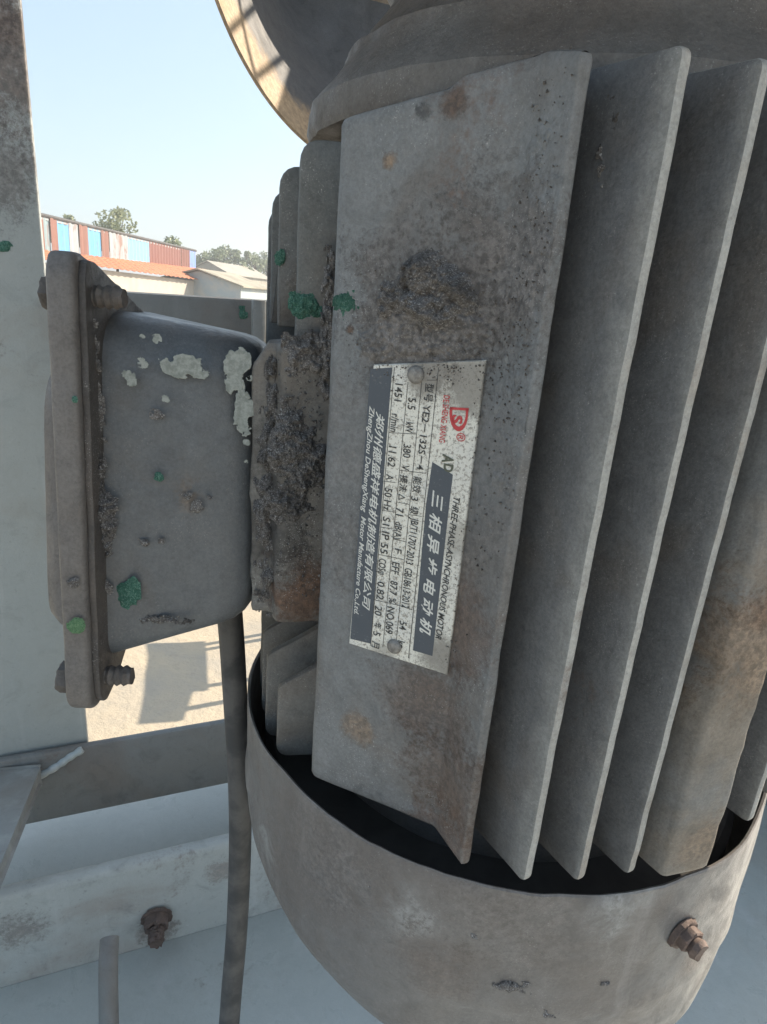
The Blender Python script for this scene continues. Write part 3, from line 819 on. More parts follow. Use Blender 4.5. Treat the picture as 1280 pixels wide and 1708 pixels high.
for (u, v) in ((697, 624), (661, 1075)):
    o = np_pt(u, v) + pn * plate_h
    a = pu; b = ZZ
    verts = []; faces = []
    rr = 0.00275
    ring = [(1.0, 0.0), (1.0, 0.0005), (0.88, 0.0011), (0.55, 0.0015), (0.0, 0.0016)]
    for q, h in ring:
        for k in range(20):
            an = 2 * math.pi * k / 20
            verts.append(o + a * (rr * q * math.cos(an)) + b * (rr * q * math.sin(an)) + pn * h)
    for r in range(len(ring) - 1):
        for k in range(20):
            k2 = (k + 1) % 20
            faces.append((r * 20 + k, r * 20 + k2, (r + 1) * 20 + k2, (r + 1) * 20 + k))
    part('rivet', mesh(verts, faces), m_rivet, plate)

# ------------------------------------------------------------------ grime, paint blobs and flaked paint stuck on the motor
def on_face(u, v): return face_pt(u, v)
part('grime_lump', patch(on_face(716, 492), pu, ZZ, pn, 0.0155, 0.0135, 0.0088, 2.3, 'crust', 110, 0.5), mat_mud, motor, 'dried grime lump above the nameplate', 'stuff')
part('grime_crust', patch(on_face(705, 555), pu, ZZ, pn, 0.0225, 0.0140, 0.0022, 4.9, 'crust', 120, 1.0), mat_block, motor, None, 'stuff')
M3 = M_ + V(0.0008, -0.0010, 0)
q_n = V((B_ - M3).y, -(B_ - M3).x, 0).normalized()
q_n = q_n if q_n.y < 0 else -q_n
pm = (M3 + B_) / 2
part('grime_crust', patch(pm - ZZ * 0.006, (B_ - M3).normalized(), ZZ, q_n, 0.0092, 0.050, 0.0009, 6.1, 'crust', 60, 1.3), mat_block, motor, None, 'stuff')
part('paint_blob', patch(on_face(577, 508), pu, ZZ, pn, 0.0050, 0.0048, 0.0010, 3.2, 'crust', 44, 0.9), mat_green, motor, 'green paint blob on the nameplate block', None)
def lf_pt(u, v, tip): return hit(u, v, V(tip[0], tip[1], 0) + m2 * 0.0024, m2)
lt = lf[0][0]
part('paint_blob', patch(lf_pt(512, 507, lt), m1, ZZ, m2, 0.0066, 0.0054, 0.0020, 5.7, 'crust', 60, 0.6), mat_green, motor, 'green paint blob on the side fin', None)
part('paint_blob', patch(lf_pt(467, 430, lf[1][0]), m1, ZZ, m2, 0.0022, 0.0032, 0.001, 1.7, 'blob', 24, 0.4), mat_green, motor, None, None)
# dark crust between box seat and block
pd = (V(-0.0405, 0.2375, 0) - V(-0.020, 0.243, 0)).normalized(); pdn = V(pd.y, -pd.x, 0); pdn = pdn if pdn.y < 0 else -pdn
def seat_pt(u, v): return hit(u, v, V(-0.030, 0.2403, 0), pdn)
part('grime_crust', patch(seat_pt(495, 780), pd, ZZ, pdn, 0.0110, 0.0270, 0.0068, 7.4, 'crust', 80, 0.6), mat_muddark, motor, None, 'stuff')
part('grime_crust', patch(seat_pt(520, 590), pd, ZZ, pdn, 0.0110, 0.0085, 0.0050, 8.8, 'crust', 60, 0.7), mat_mud, motor, None, 'stuff')
part('grime_crust', patch(seat_pt(548, 560), pd, ZZ, pdn, 0.0034, 0.030, 0.0045, 9.6, 'crust', 30, 0.7), mat_mud, motor, None, 'stuff')
part('grime_crust', patch(hit(449, 820, V(-0.048, 0.2452, 0), V(0, -1, 0)), V(1, 0, 0), ZZ, V(0, -1, 0), 0.0060, 0.055, 0.0050, 10.2, 'crust', 36, 0.8), mat_muddark, motor, None, 'stuff')
# crust in the channel beside the block, near the top
part('grime_crust', patch(V(0.0505, 0.1905, 0.030), f2, ZZ, -f1, 0.0080, 0.024, 0.004, 12.2, 'crust', 40, 0.8), mat_mud, motor, None, 'stuff')
# grains scattered on the block and crusts
rnd = random.Random(5)
pts = []
for k in range(900):
    u = rnd.gauss(740, 75); v = rnd.gauss(540, 45)
    if 575 < u < 880 and v < 600: pts.append((on_face(u, v) + pn * 0.0004, pn))
for k in range(500):
    pts.append((pm + (B_ - M3) * (rnd.random() - 0.5) * 0.9 + ZZ * rnd.gauss(-0.01, 0.035) + q_n * 0.0004, q_n))
for k in range(260):
    u = rnd.choice((rnd.gauss(735, 45), rnd.gauss(700, 60))); v = 608 + abs(rnd.gauss(0, 14)); pts.append((np_pt(u, v) + pn * 0.0013, pn))
for k in range(260):
    t_ = rnd.random(); pts.append((np_pt(812 - 62 * t_ + rnd.gauss(-2, 6), 605 + 515 * t_) + pn * 0.0011, pn))
part('grit', grains(pts, 0.0001, 0.0006, 3), mat_sand, motor, None, 'stuff')
pts = []
for k in range(1100):
    u = rnd.gauss(505, 26); v = rnd.gauss(760, 120)
    if 445 < u < 540 and 560 < v < 1000: pts.append((seat_pt(u, v) + pdn * 0.0010, pdn))
part('grit', grains(pts, 0.00015, 0.0009, 4), mat_muddark, motor, None, 'stuff')
# on the terminal box: primer flakes, green paint, grime
bfN = -b2
def bx(u, v):
    p = hit(u, v, B0, b2)
    for _ in range(5):
        k = -(p - B0).dot(b1) / 0.058
        p = hit(u, v, B0 + b2 * (-0.002 * k + LEAN * p.z * k - 0.0002), b2)
    return p
part('primer_patch', patch(bx(312, 612), b1, ZZ, bfN, 0.0120, 0.0052, 0.0005, 3.3, 'flake', 170, 0.7) , mat_flake, tbox, 'pale primer where paint has flaked')
part('primer_patch', patch(bx(397, 622), b1, ZZ, bfN, 0.0068, 0.0125, 0.0005, 7.1, 'flake', 140, 0.55), mat_flake, tbox, 'pale primer where paint has flaked')
part('primer_patch', patch(bx(408, 690), b1, ZZ, bfN, 0.0045, 0.0120, 0.00045, 9.1, 'flake', 110, 0.7), mat_flake, tbox, None)
for (u, v, s, sd) in ((215, 630, 0.0042, 4.2), (277, 665, 0.0022, 5.3), (262, 565, 0.0024, 8.4), (238, 562, 0.0014, 2.4), (412, 738, 0.0018, 3.6), (412, 770, 0.0012, 6.6), (238, 605, 0.003, 1.2)):
    part('paint_chip', patch(bx(u, v), b1, ZZ, bfN, s, s * 0.9, 0.0003, sd, 'flake', 24, 0.6), mat_flake, tbox)
part('paint_blob', patch(bx(213, 993), b1, ZZ, bfN, 0.0052, 0.0085, 0.0008, 4.4, 'crust', 60, 0.55), mat_green, tbox, 'green paint smear')
part('paint_blob', patch(bx(266, 795), b1, ZZ, bfN, 0.0020, 0.0020, 0.0012, 2.1, 'blob', 20, 0.3), mat_green, tbox)
for (u, v, s, sd) in ((262, 692, 0.0028, 3.9), (240, 905, 0.0022, 5.1), (312, 828, 0.0022, 1.6), (175, 980, 0.004, 6.6), (268, 902, 0.0015, 2.2), (350, 830, 0.0013, 4.0), (325, 845, 0.0035, 7.1)):
    part('grime_fleck', patch(bx(u, v), b1, ZZ, bfN, s, s * 0.8, 0.0012, sd, 'crust', 26, 0.6), mat_mud, tbox, None, 'stuff')
part('grime_crust', patch(bx(168, 850), b1, ZZ, bfN, 0.0068, 0.0200, 0.0055, 5.2, 'crust', 44, 0.7), mat_muddark, tbox, None, 'stuff')
part('grime_crust', patch(bx(158, 660), b1, ZZ, bfN, 0.0035, 0.028, 0.0022, 8.2, 'crust', 26, 0.9), mat_mud, tbox, None, 'stuff')
part('grime_crust', patch(bx(262, 1033), b1, ZZ, bfN, 0.0150, 0.0020, 0.0018, 3.8, 'crust', 70, 0.8), mat_muddark, tbox, None, 'stuff')
lidfront = lambda u, v: hit(u, v, bpt(0.062, -0.0145, -(v - 430) / 740 * 0.158), b2)
part('paint_blob', patch(lidfront(128, 1043), b1, ZZ, bfN, 0.0036, 0.0034, 0.0006, 2.9, 'blob', 24, 0.3), mat_green2, tbox, 'pale green paint dot')
part('paint_blob', patch(lidfront(125, 666), b1, ZZ, bfN, 0.0012, 0.0012, 0.0006, 2.2, 'blob', 16, 0.3), mat_green, tbox)
part('grime_fleck', patch(lidfront(120, 972), b1, ZZ, bfN, 0.0026, 0.0024, 0.0022, 2.0, 'crust', 24, 0.4), mat_mud, tbox, None, 'stuff')
# lumps on the fan cowl
for (u, v, su, sw, h, sd) in ((855, 1645, 0.0075, 0.0028, 0.0016, 3.3), (920, 1690, 0.004, 0.003, 0.0014, 5.5), (790, 1560, 0.002, 0.0015, 0.001, 6.1), (620, 1480, 0.0018, 0.0016, 0.0008, 7.7), (1010, 1640, 0.002, 0.0012, 0.0008, 1.1)):
    p, n = cowl_pt(u, v)
    part('grime_fleck', patch(p + n * 0.0004, n.cross(ZZ).normalized(), ZZ, n, su, sw, h, sd, 'crust', 36, 0.7), mat_mud, cowl, None, 'stuff')

# ------------------------------------------------------------------ power cable
mat_cable = simple('cable_sheath', (0.055, 0.055, 0.055), (0.11, 0.105, 0.10), 60, 0.5, 0.25, 0.0006)
cpts = [bpt(0.020, 0.045, -0.12)] + [atd(u, v, d) for u, v, d in ((386, 1055, 0.300), (392, 1150, 0.300), (399, 1280, 0.300), (401, 1400, 0.298), (396, 1540, 0.294), (387, 1650, 0.288), (378, 1760, 0.282), (360, 1900, 0.27))]
solo('power_cable', tube(spline(cpts, 12), 0.0063, 20), mat_cable, 'dark grey cable hanging from the underside of the terminal box', 'cable', base=cpts[-1])

# ------------------------------------------------------------------ steel frame behind
g1 = V(math.cos(math.radians(23)), math.sin(math.radians(23)), 0); g2 = V(g1.y, -g1.x, 0)
mat_frame = weathered('frame_paint', base=(0.25, 0.262, 0.258), dust=(0.22, 0.215, 0.20), dust_amt=0.5, rust_amt=0.3, fleck=0.15, bump=0.3, seed=12.0, sc=0.6, grain=0.12, rough=0.5, grime=0.35, streak=0.45)
mat_post = weathered('post_paint', base=(0.37, 0.40, 0.395), dust=(0.33, 0.335, 0.315), dust_amt=0.4, rust_amt=0.1, fleck=0.25, bump=0.4, streak=0.5, seed=13.0, sc=0.6, grain=0.12, grime=0.3, rough=0.5,
    spots=[((-0.27, 0.47, 0.12), 0.075, 'brown', 0.75), ((-0.27, 0.47, 0.2), 0.10, 'brown', 0.8), ((-0.27, 0.47, 0.05), 0.04, 'grit', 0.7)])
mat_beam = weathered('beam_paint', base=(0.18, 0.185, 0.18), dust=(0.17, 0.158, 0.145), dust_amt=0.4, rust_amt=0.3, fleck=0.2, bump=0.3, seed=14.0, sc=0.6, grain=0.12)
mat_rail = weathered('rail_paint', base=(0.40, 0.415, 0.395), dust=(0.34, 0.32, 0.29), dust_amt=0.5, rust_amt=0.55, fleck=0.25, bump=0.4, seed=15.0, sc=0.6, grain=0.12, spots=[(P3(atd(20, 1590, 0.43)), 0.030, 'brown', 0.5), (P3(atd(262, 1550, 0.44)), 0.018, 'brown', 0.6), (P3(atd(365, 1440, 0.45)), 0.018, 'rust', 0.4), (P3(atd(300, 1455, 0.45)), 0.014, 'brown', 0.4)])
PR = V(-0.2475, 0.4815, 0)      # right front edge of the post
frame = thing('steel_stand', (PR.x, PR.y, -0.6), 'grey painted steel stand with upright post and crossbeams behind the terminal box', 'stand')
post_o = PR - g1 * 0.05 - g2 * 0.005
post = part('post', box(post_o + ZZ * 0.145, g1, -g2, ZZ, 0.05, 0.005, 0.595, 0.0015), mat_post, frame, 'wide upright post')
beam_len = 0.9
def beam(z0, z1_, depth, setback, mat, x0=0.0, name='crossbeam'):
    c = PR + g1 * (x0 + beam_len / 2) - g2 * (setback + depth / 2) + ZZ * ((z0 + z1_) / 2)
    return part(name, box(c, g1, -g2, ZZ, beam_len / 2, depth / 2, (z1_ - z0) / 2, 0.003), mat, frame)
beam(-0.479, -0.406, 0.008, -0.010, mat_beam, -0.075)
beam(-0.098, -0.0225, 0.008, 0.002, mat_beam, 0.0)
cl = hit(423, 535, PR + g2 * 0.004, g2)
part('cleat_plate', box(cl + V(0.004, 0, -0.03), g1, -g2, ZZ, 0.0050, 0.004, 0.046, 0.001), mat_frame, frame)
# slanting brace at the far left and the weld next to it
pa = hit(34, 1290, PR + g2 * 0.014, g2); pb = atd(-70, 1520, 0.40)
bd = (pb - pa).normalized(); bs = bd.cross(ZZ).normalized(); bu = bs.cross(bd)
part('brace', box((pa + pb) / 2 - bu * 0.004, bd, bs, bu, (pb - pa).length / 2, 0.013, 0.008, 0.003), mat_frame, frame)
wp = [hit(u, v, PR + g2 * 0.0105, g2) for u, v in ((138, 1250), (118, 1262), (98, 1276), (70, 1292), (40, 1302))]
part('weld_bead', tube(spline(wp, 8), 0.005, 10, rfn=lambda t: 0.0028 + 0.0008 * abs(math.sin(t * 19))), mat_post, frame)
part('paint_dot', patch(hit(10, 411, PR + g2 * 0.0005, g2), g1, ZZ, g2, 0.0045, 0.0036, 0.0010, 3.0, 'crust', 30, 0.6), mat_green, frame)
part('paint_dot', patch(hit(404, 521, PR + g2 * -0.0015, g2), g1, ZZ, g2, 0.0046, 0.005, 0.0011, 4.0, 'crust', 30, 0.6), mat_green, frame)
# deck plate, angle rail on its rear edge with bolt, pipe stub
ZD = -0.55
RL = V(-0.174, 0.402, 0)
mat_deck = weathered('deck_paint', base=(0.44, 0.465, 0.445), dust=(0.42, 0.42, 0.39), dust_amt=0.35, rust_amt=0.05, fleck=0.12, bump=0.25, seed=16.0, sc=0.5, grain=0.12, rough=0.45, grime=0.2)
part('deck_plate', box(RL + g1 * 0.30 + g2 * 0.45 + ZZ * (ZD - 0.006), g1, -g2, ZZ, 1.0, 0.45, 0.006, 0.001), mat_deck, frame, 'flat grey green plate below the motor')
rail_prof = [(0.0, ZD - 0.004), (0.0, -0.4640), (0.0012, -0.4605), (0.0035, -0.4590), (0.0105, -0.4590), (0.0125, -0.4600), (0.0130, -0.4630), (0.0130, ZD - 0.004)]
verts = []; faces = []
for s in (-0.45, 0.85):
    for (w, z) in rail_prof: verts.append(RL + g1 * s - g2 * w + ZZ * z)
n = len(rail_prof)
for i in range(n): faces.append((i, (i + 1) % n, n + (i + 1) % n, n + i))
faces += [tuple(range(n)), tuple(range(n, 2 * n))]
rail = part('angle_rail', mesh(verts, faces, angle=50), mat_rail, frame, 'angle steel rail with a worn bright edge')
rb_ = hit(262, 1528, RL, g2)
part('bolt', bolt_mesh(rb_ + g2 * 0.0005, g2 + V(-0.1, 0, -0.15), 0.0105, 0.0085, 0.0066, 0.012, washer=0.0125, rough=0.0022, seed=8), mat_rust, rail, 'rusted bolt end and nut')
ps = [atd(183, 1566, 0.388), atd(181, 1620, 0.37), atd(182, 1720, 0.35), atd(183, 1900, 0.31)]
part('pipe_stub', tube(spline(ps, 8), 0.0066, 18), mat_beam, frame)
part('shade_panel', box(V(0.380, 0.796, -0.22), V(-0.53, 0.848, 0), V(0.848, 0.53, 0), ZZ, 0.345, 0.004, 0.33, 0.001), mat_frame, frame)  # unseen panel added to keep sun off the tank and deck
# tank lying behind the rail
mat_tank = weathered('tank_paint', base=(0.46, 0.48, 0.455), dust=(0.43, 0.42, 0.385), dust_amt=0.3, rust_amt=0.05, fleck=0.1, bump=0.15, seed=17.0, sc=0.4, grain=0.12, rough=0.45, grime=0.15)
tc = RL - g2 * 0.125 + ZZ * -0.600
tv = []
tk = [tc + g1 * s for s in (-0.45, -0.44, -0.2, 0, 0.2, 0.5, 0.8, 1.0)]
solo('round_tank', tube(tk, 0.095, 64), mat_tank, 'smooth pale grey round tank between the lower beam and angle rail', 'tank', base=tc - V(0, 0, 0.095))

# ------------------------------------------------------------------ open drum above, sun shining into it
ph = math.radians(46)
dn = V(math.sin(ph), -math.cos(ph), 0); da = V(math.cos(ph), math.sin(ph), 0)
DC = V(-0.0500, 0.7818, 0.3053); DR = 0.199
mat_drum = weathered('drum_steel', rim=((0, 0, DR), 0.150, 0.168), base=(0.07, 0.07, 0.071), dust=(0.08, 0.076, 0.072), dust_amt=0.3, rust_amt=0.15, fleck=0.2, bump=0.5, seed=18.0, sc=0.5, rough=0.7)  # dark base paints the shade deep inside, tan rim the sunlit strip
verts = []; faces = []
dprof = [(DR, 0.0), (DR + 0.002, 0.0005), (DR + 0.0015, 0.003), (0.022, 0.139), (0.0, 0.144), (0.0, 0.140), (0.02, 0.1365), (DR - 0.0025, 0.003)]
seg = 128
for (r, s) in dprof:
    for k in range(seg):
        a = 2 * math.pi * k / seg
        verts.append(DC - dn * s + da * (r * math.cos(a)) + ZZ * (r * math.sin(a)))
for i in range(len(dprof)):
    j = (i + 1) % len(dprof)
    for k in range(seg):
        k2 = (k + 1) % seg
        faces.append((i * seg + k, i * seg + k2, j * seg + k2, j * seg + k))
solo('steel_hood', mesh(verts, faces, angle=40), mat_drum, 'dark open steel hood above the motor, sunlight striping its inner wall', 'hood', base=DC - V(0, 0, DR))

# wire guard added out of view, bars shaped to shade the hood
mat_wire = simple('shade_wire', (0.12, 0.12, 0.12), None, 80, 0.6, 0.2)
sv = MT.inverted().to_3x3() @ SUNV
def cone_pt(u, v):
    d = ray(u, v); best = None
    for k in range(400):
        p = d * (0.55 + 0.4 * k / 400)
        q = p - DC; sdep = -q.dot(dn)
        if sdep <= 0: continue
        rad = (q + dn * sdep).length
        if rad >= DR - 0.0025 - sdep * 1.32: return p
    return hit(u, v, DC, dn)
GD = 0.55
gd = thing('shade_guard', DC + sv * GD, 'unseen wire guard added to cast bars of shade into the hood', 'guard')
def guard_bar(p, q, r, ext):
    a = cone_pt(*p) + sv * GD; b = cone_pt(*q) + sv * GD
    a, b = a - sv * ((a - DC - sv * GD).dot(sv)), b - sv * ((b - DC - sv * GD).dot(sv))
    t = (b - a).normalized()
    return a - t * ext[0], b + t * ext[1], r
bars = [guard_bar((404, 0), (432, 140), 0.0030, (0.25, 0.012)), guard_bar((392, 45), (424, 15), 0.0036, (0.10, 0.30)), guard_bar((430, 128), (456, 108), 0.0036, (0.10, 0.30)), guard_bar((380, -60), (412, -95), 0.0034, (0.1, 0.3))]
for a, b, r in bars: part('shade_wire', tube([a, b], r, 10), mat_wire, gd)
a, b, r = guard_bar((450, 192), (472, 160), 0.003, (0.05, 0.30))
dwn = (b - a).normalized().cross(sv); dwn = dwn if dwn.z < 0 else -dwn
part('shade_plate', box((a + b) / 2 + dwn * 0.06, (b - a).normalized(), dwn, sv, (b - a).length / 2, 0.06, 0.002, 0.0005), mat_wire, gd)  # added plate shades the lower rim so the sunlit strip ends

# ------------------------------------------------------------------ the yard: ground, sheds, trees (true horizon)
def ground_mat():
    m, nt, b = nodes_of('sandy_yard')
    k = NB(nt)
    f = k.noise(1.2, 8, 0.65, 0.4); g = k.noise(14, 8, 0.7); h = k.noise(0.15, 4, 0.5)
    col = k.mix(k.ramp(f, 0.35, 0.7), (0.44, 0.37, 0.27), (0.34, 0.31, 0.26))
    col = k.mix(k.ramp(g, 0.55, 0.75, 0, 0.5), col, (0.26, 0.22, 0.17))
    col = k.mix(k.ramp(h, 0.5, 0.7, 0, 0.5), col, (0.22, 0.24, 0.14))
    k.link(col, b.inputs['Base Color']); b.inputs['Roughness'].default_value = 0.9
    k.link(k.bump(g, 0.5, 0.03), b.inputs['Normal'])
    return m
GZ = -2.2
def grid_ground():
    verts = []; faces = []
    xs = [-500, -250, -120, -60, -30, -15, -8] + [-4 + 0.25 * i for i in range(33)] + [8, 15, 30, 60, 120, 250, 500]
    ys = [-300, -60, -20, -8] + [0 + 0.25 * i for i in range(33)] + [12, 18, 30, 60, 120, 250, 600]
    for y in ys:
        for x in xs:
            z = GZ + (0.05 * fbm((x, y, 0), 0.6, 2, 4) if abs(x) < 10 and y < 12 else 0)
            verts.append((x, y, z))
    nx = len(xs)
    for j in range(len(ys) - 1):
        for i in range(nx - 1): faces.append((j * nx + i, j * nx + i + 1, (j + 1) * nx + i + 1, (j + 1) * nx + i))
    return mesh(verts, faces)
solo('ground', grid_ground(), ground_mat(), 'pale sandy yard ground in sunlight', None, machine=False, kind='structure')

# table added out of sight behind the motor, its top cut to shadow the yard
mat_tab = simple('shadow_table_steel', (0.25, 0.26, 0.27), None, 20, 0.6, 0.2)
def shadow_src(u, v, h):
    p = atz(u, v, GZ, PITCH)
    return p + SUNV * (h / SUNV.z)
tp = [shadow_src(u, v, 1.05) for u, v in ((262, 1090), (258, 1070), (352, 1062), (350, 1150), (322, 1152), (308, 1200), (240, 1208), (250, 1150))]
tb = thing('shadow_table', (sum(p.x for p in tp) / 8, sum(p.y for p in tp) / 8, GZ), 'table added out of sight behind the motor to shadow the yard', 'table', machine=False)
verts = [p + V(0, 0, d) for d in (0, 0.03) for p in tp]; n = len(tp)
faces = [tuple(range(n)), tuple(range(n, 2 * n))] + [(i, (i + 1) % n, n + (i + 1) % n, n + i) for i in range(n)]
part('shadow_top', mesh(verts, faces, smooth=False), mat_tab, tb)
for i in (0, 2, 4, 6):
    p = tp[i].lerp(V(*tb['_b']), 0.12); p.z = tp[0].z
    part('leg', tube([V(p.x, p.y, GZ), p], 0.02, 10), mat_tab, tb)

def azel(u, v, d): return atd(u, v, d, PITCH)
# long shed: lower roof, masonry wall, upper wall of patched corrugated sheets
shed = thing('long_shed', azel(230, 470, 38) * 1.0 + V(0, 0, GZ - azel(230, 470, 38).z), 'long low shed with orange roof and patched blue and rusty sheet wall', 'shed', machine=False)
S0 = azel(30, 352, 29); S1 = azel(327, 420, 46)
sd = V(S1.x - S0.x, S1.y - S0.y, 0); SLEN = sd.length; sd.normalize(); sn_ = V(sd.y, -sd.x, 0)
def along(u):
    d = ray(u, 420, PITCH); d2 = V(d.x, d.y, 0)
    # intersect azimuth with wall line
    den = d2.x * sd.y - d2.y * sd.x
    t = (S0.x * sd.y - S0.y * sd.x) / den
    p = d2 * t
    return (p - V(S0.x, S0.y, 0)).dot(sd)
WT0, WT1 = S0.z, S1.z
zb0 = azel(60, 416, 30).z; zb1 = azel(325, 447, 46).z
cols_s = {'pale': (0.22, 0.30, 0.33), 'rust': (0.22, 0.10, 0.075), 'blue': (0.13, 0.37, 0.62), 'grey': (0.32, 0.36, 0.38), 'maroon': (0.20, 0.075, 0.06), 'bright': (0.20, 0.47, 0.72), 'violet': (0.16, 0.28, 0.66), 'dark': (0.17, 0.065, 0.05)}
def sheet_mat(name, c):
    m, nt, b = nodes_of(name)
    k = NB(nt)
    f = k.noise(1.6, 8, 0.7, 0.5, stretch=(1, 1, 0.5)); g = k.noise(5, 6, 0.7)
    rusty = 0.85 if name.startswith('sheet_pale') or name.startswith('sheet_grey') else 0.25
    col = k.mix(k.ramp(f, 0.5, 0.62, 0, rusty), c, (0.24, 0.12, 0.09))
    col = k.mix(k.ramp(g, 0.4, 0.7, 0, 0.35), col, tuple(x * 0.7 for x in c))
    k.link(col, b.inputs['Base Color']); b.inputs['Roughness'].default_value = 0.55
    return m
smats = {k_: sheet_mat('sheet_' + k_, c) for k_, c in cols_s.items()}
bounds = [(20, 'pale'), (64, 'rust'), (76, 'pale'), (86, 'rust'), (97, 'blue'), (117, 'grey'), (133, 'rust'), (148, 'blue'), (170, 'rust'), (183, 'grey'), (214, 'bright'), (249, 'maroon'), (302, 'dark'), (316, 'violet'), (327, None)]
rnd = random.Random(9)
for (u0, kind), (u1, _) in zip(bounds[:-1], bounds[1:]):
    a0, a1 = along(u0), along(u1)
    nn = max(4, int((a1 - a0) / 0.10))
    verts = []; faces = []
    prd = rnd.uniform(-0.02, 0.05)
    for i in range(nn + 1):
        a = a0 + (a1 - a0) * i / nn
        t = a / SLEN
        off = 0.025 * math.sin(i * math.pi / 2) + prd
        base = V(S0.x, S0.y, 0) + sd * a
        for dd in (0, -0.004):
            q = base + sn_ * (off + dd) if sn_.dot(-base) > 0 else base - sn_ * (off + dd)
            verts.append(V(q.x, q.y, zb0 + (zb1 - zb0) * t - 0.15)); verts.append(V(q.x, q.y, WT0 + (WT1 - WT0) * t + prd * 0.6))
    for i in range(nn):
        o = i * 4; p = o + 4
        faces += [(o, p, p + 1, o + 1), (o + 2, o + 3, p + 3, p + 2), (o + 1, p + 1, p + 3, o + 3)]
    part('wall_sheet', mesh(verts, faces, angle=25), smats[kind], shed)
# ridge cap along the top
part('roof_edge', tube([V(S0.x, S0.y, WT0 + 0.06), V(S1.x, S1.y, WT1 + 0.06)], 0.07, 8), simple('edge_dark', (0.10, 0.10, 0.10), None, 3, 0.7, 0), shed)
# upper flat roof behind
back = V(-sd.y, sd.x, 0); back = back if back.dot(V(S0.x, S0.y, 0)) > 0 else -back
ur = [V(S0.x, S0.y, WT0), V(S1.x, S1.y, WT1), V(S1.x, S1.y, WT1 - 0.3) + back * 6, V(S0.x, S0.y, WT0 - 0.3) + back * 6]
verts = ur + [p - V(0, 0, 0.1) for p in ur]
part('upper_roof', mesh(verts, [(0, 1, 2, 3), (7, 6, 5, 4), (0, 4, 5, 1), (1, 5, 6, 2), (2, 6, 7, 3), (3, 7, 4, 0)], smooth=False), smats['grey'], shed)
# lower orange roof, built of slopes with tile courses
E0 = azel(30, 429, 27); E1 = azel(397, 476, 47)
R0 = V(S0.x, S0.y, zb0); R1 = V(S1.x, S1.y, zb1)
R1 = R1 + (R1 - R0).normalized() * ((E1 - E0).length * 0.98 - (R1 - R0).length if (E1 - E0).length > (R1 - R0).length else 0) * 0.55
mroof = simple('orange_tile', (0.50, 0.20, 0.11), (0.40, 0.17, 0.10), 1.5, 0.8, 0.4, 0.03)
nC, nR = 120, 6
verts = []; faces = []
for j in range(nR):
    for side in (0, 1):
        t = (j + side) / nR
        for i in range(nC + 1):
            s = i / nC
            p = R0.lerp(R1, s).lerp(E0.lerp(E1, s), t)
            verts.append(p + V(0, 0, 0.05 * (1 - side) * 0 + 0.04 * (side) + 0.03 * math.sin(i * 2.1)))
w = nC + 1
for r in range(2 * nR - 1):
    for i in range(nC): faces.append((r * w + i, r * w + i + 1, (r + 1) * w + i + 1, (r + 1) * w + i))
part('lower_roof', mesh(verts, faces, angle=30), mroof, shed, 'orange tiled lower roof')
mwall = simple('cream_wall', (0.44, 0.42, 0.37), (0.36, 0.34, 0.31), 0.8, 0.9, 0.3, 0.02, lo=0.4, hi=0.7)
inn = back * 0.35
wv = [E0 + inn + V(0, 0, -0.05), E1 + inn - sd * 0.4 + V(0, 0, -0.05)]
verts = [wv[0], wv[1], V(wv[1].x, wv[1].y, GZ), V(wv[0].x, wv[0].y, GZ)]
verts += [v + back * 0.24 for v in verts]
shed_wall = part('wall', mesh(verts, [(0, 1, 2, 3), (7, 6, 5, 4), (0, 4, 5, 1), (1, 5, 6, 2), (3, 2, 6, 7), (0, 3, 7, 4)], smooth=False), mwall, shed)
mwin = simple('window_dark', (0.20, 0.21, 0.21), (0.33, 0.33, 0.32), 4, 0.3, 0)
for (u0, u1) in ((352, 372),):
    d0 = (along(u0) + 1) ; 
    for f0 in (0.80,):
        c = wv[0].lerp(wv[1], f0) - back * 0.02
        part('window_grille', box(V(c.x, c.y, c.z - 0.55), sd, back, ZZ, 0.9, 0.02, 0.28, 0), mwin, shed)
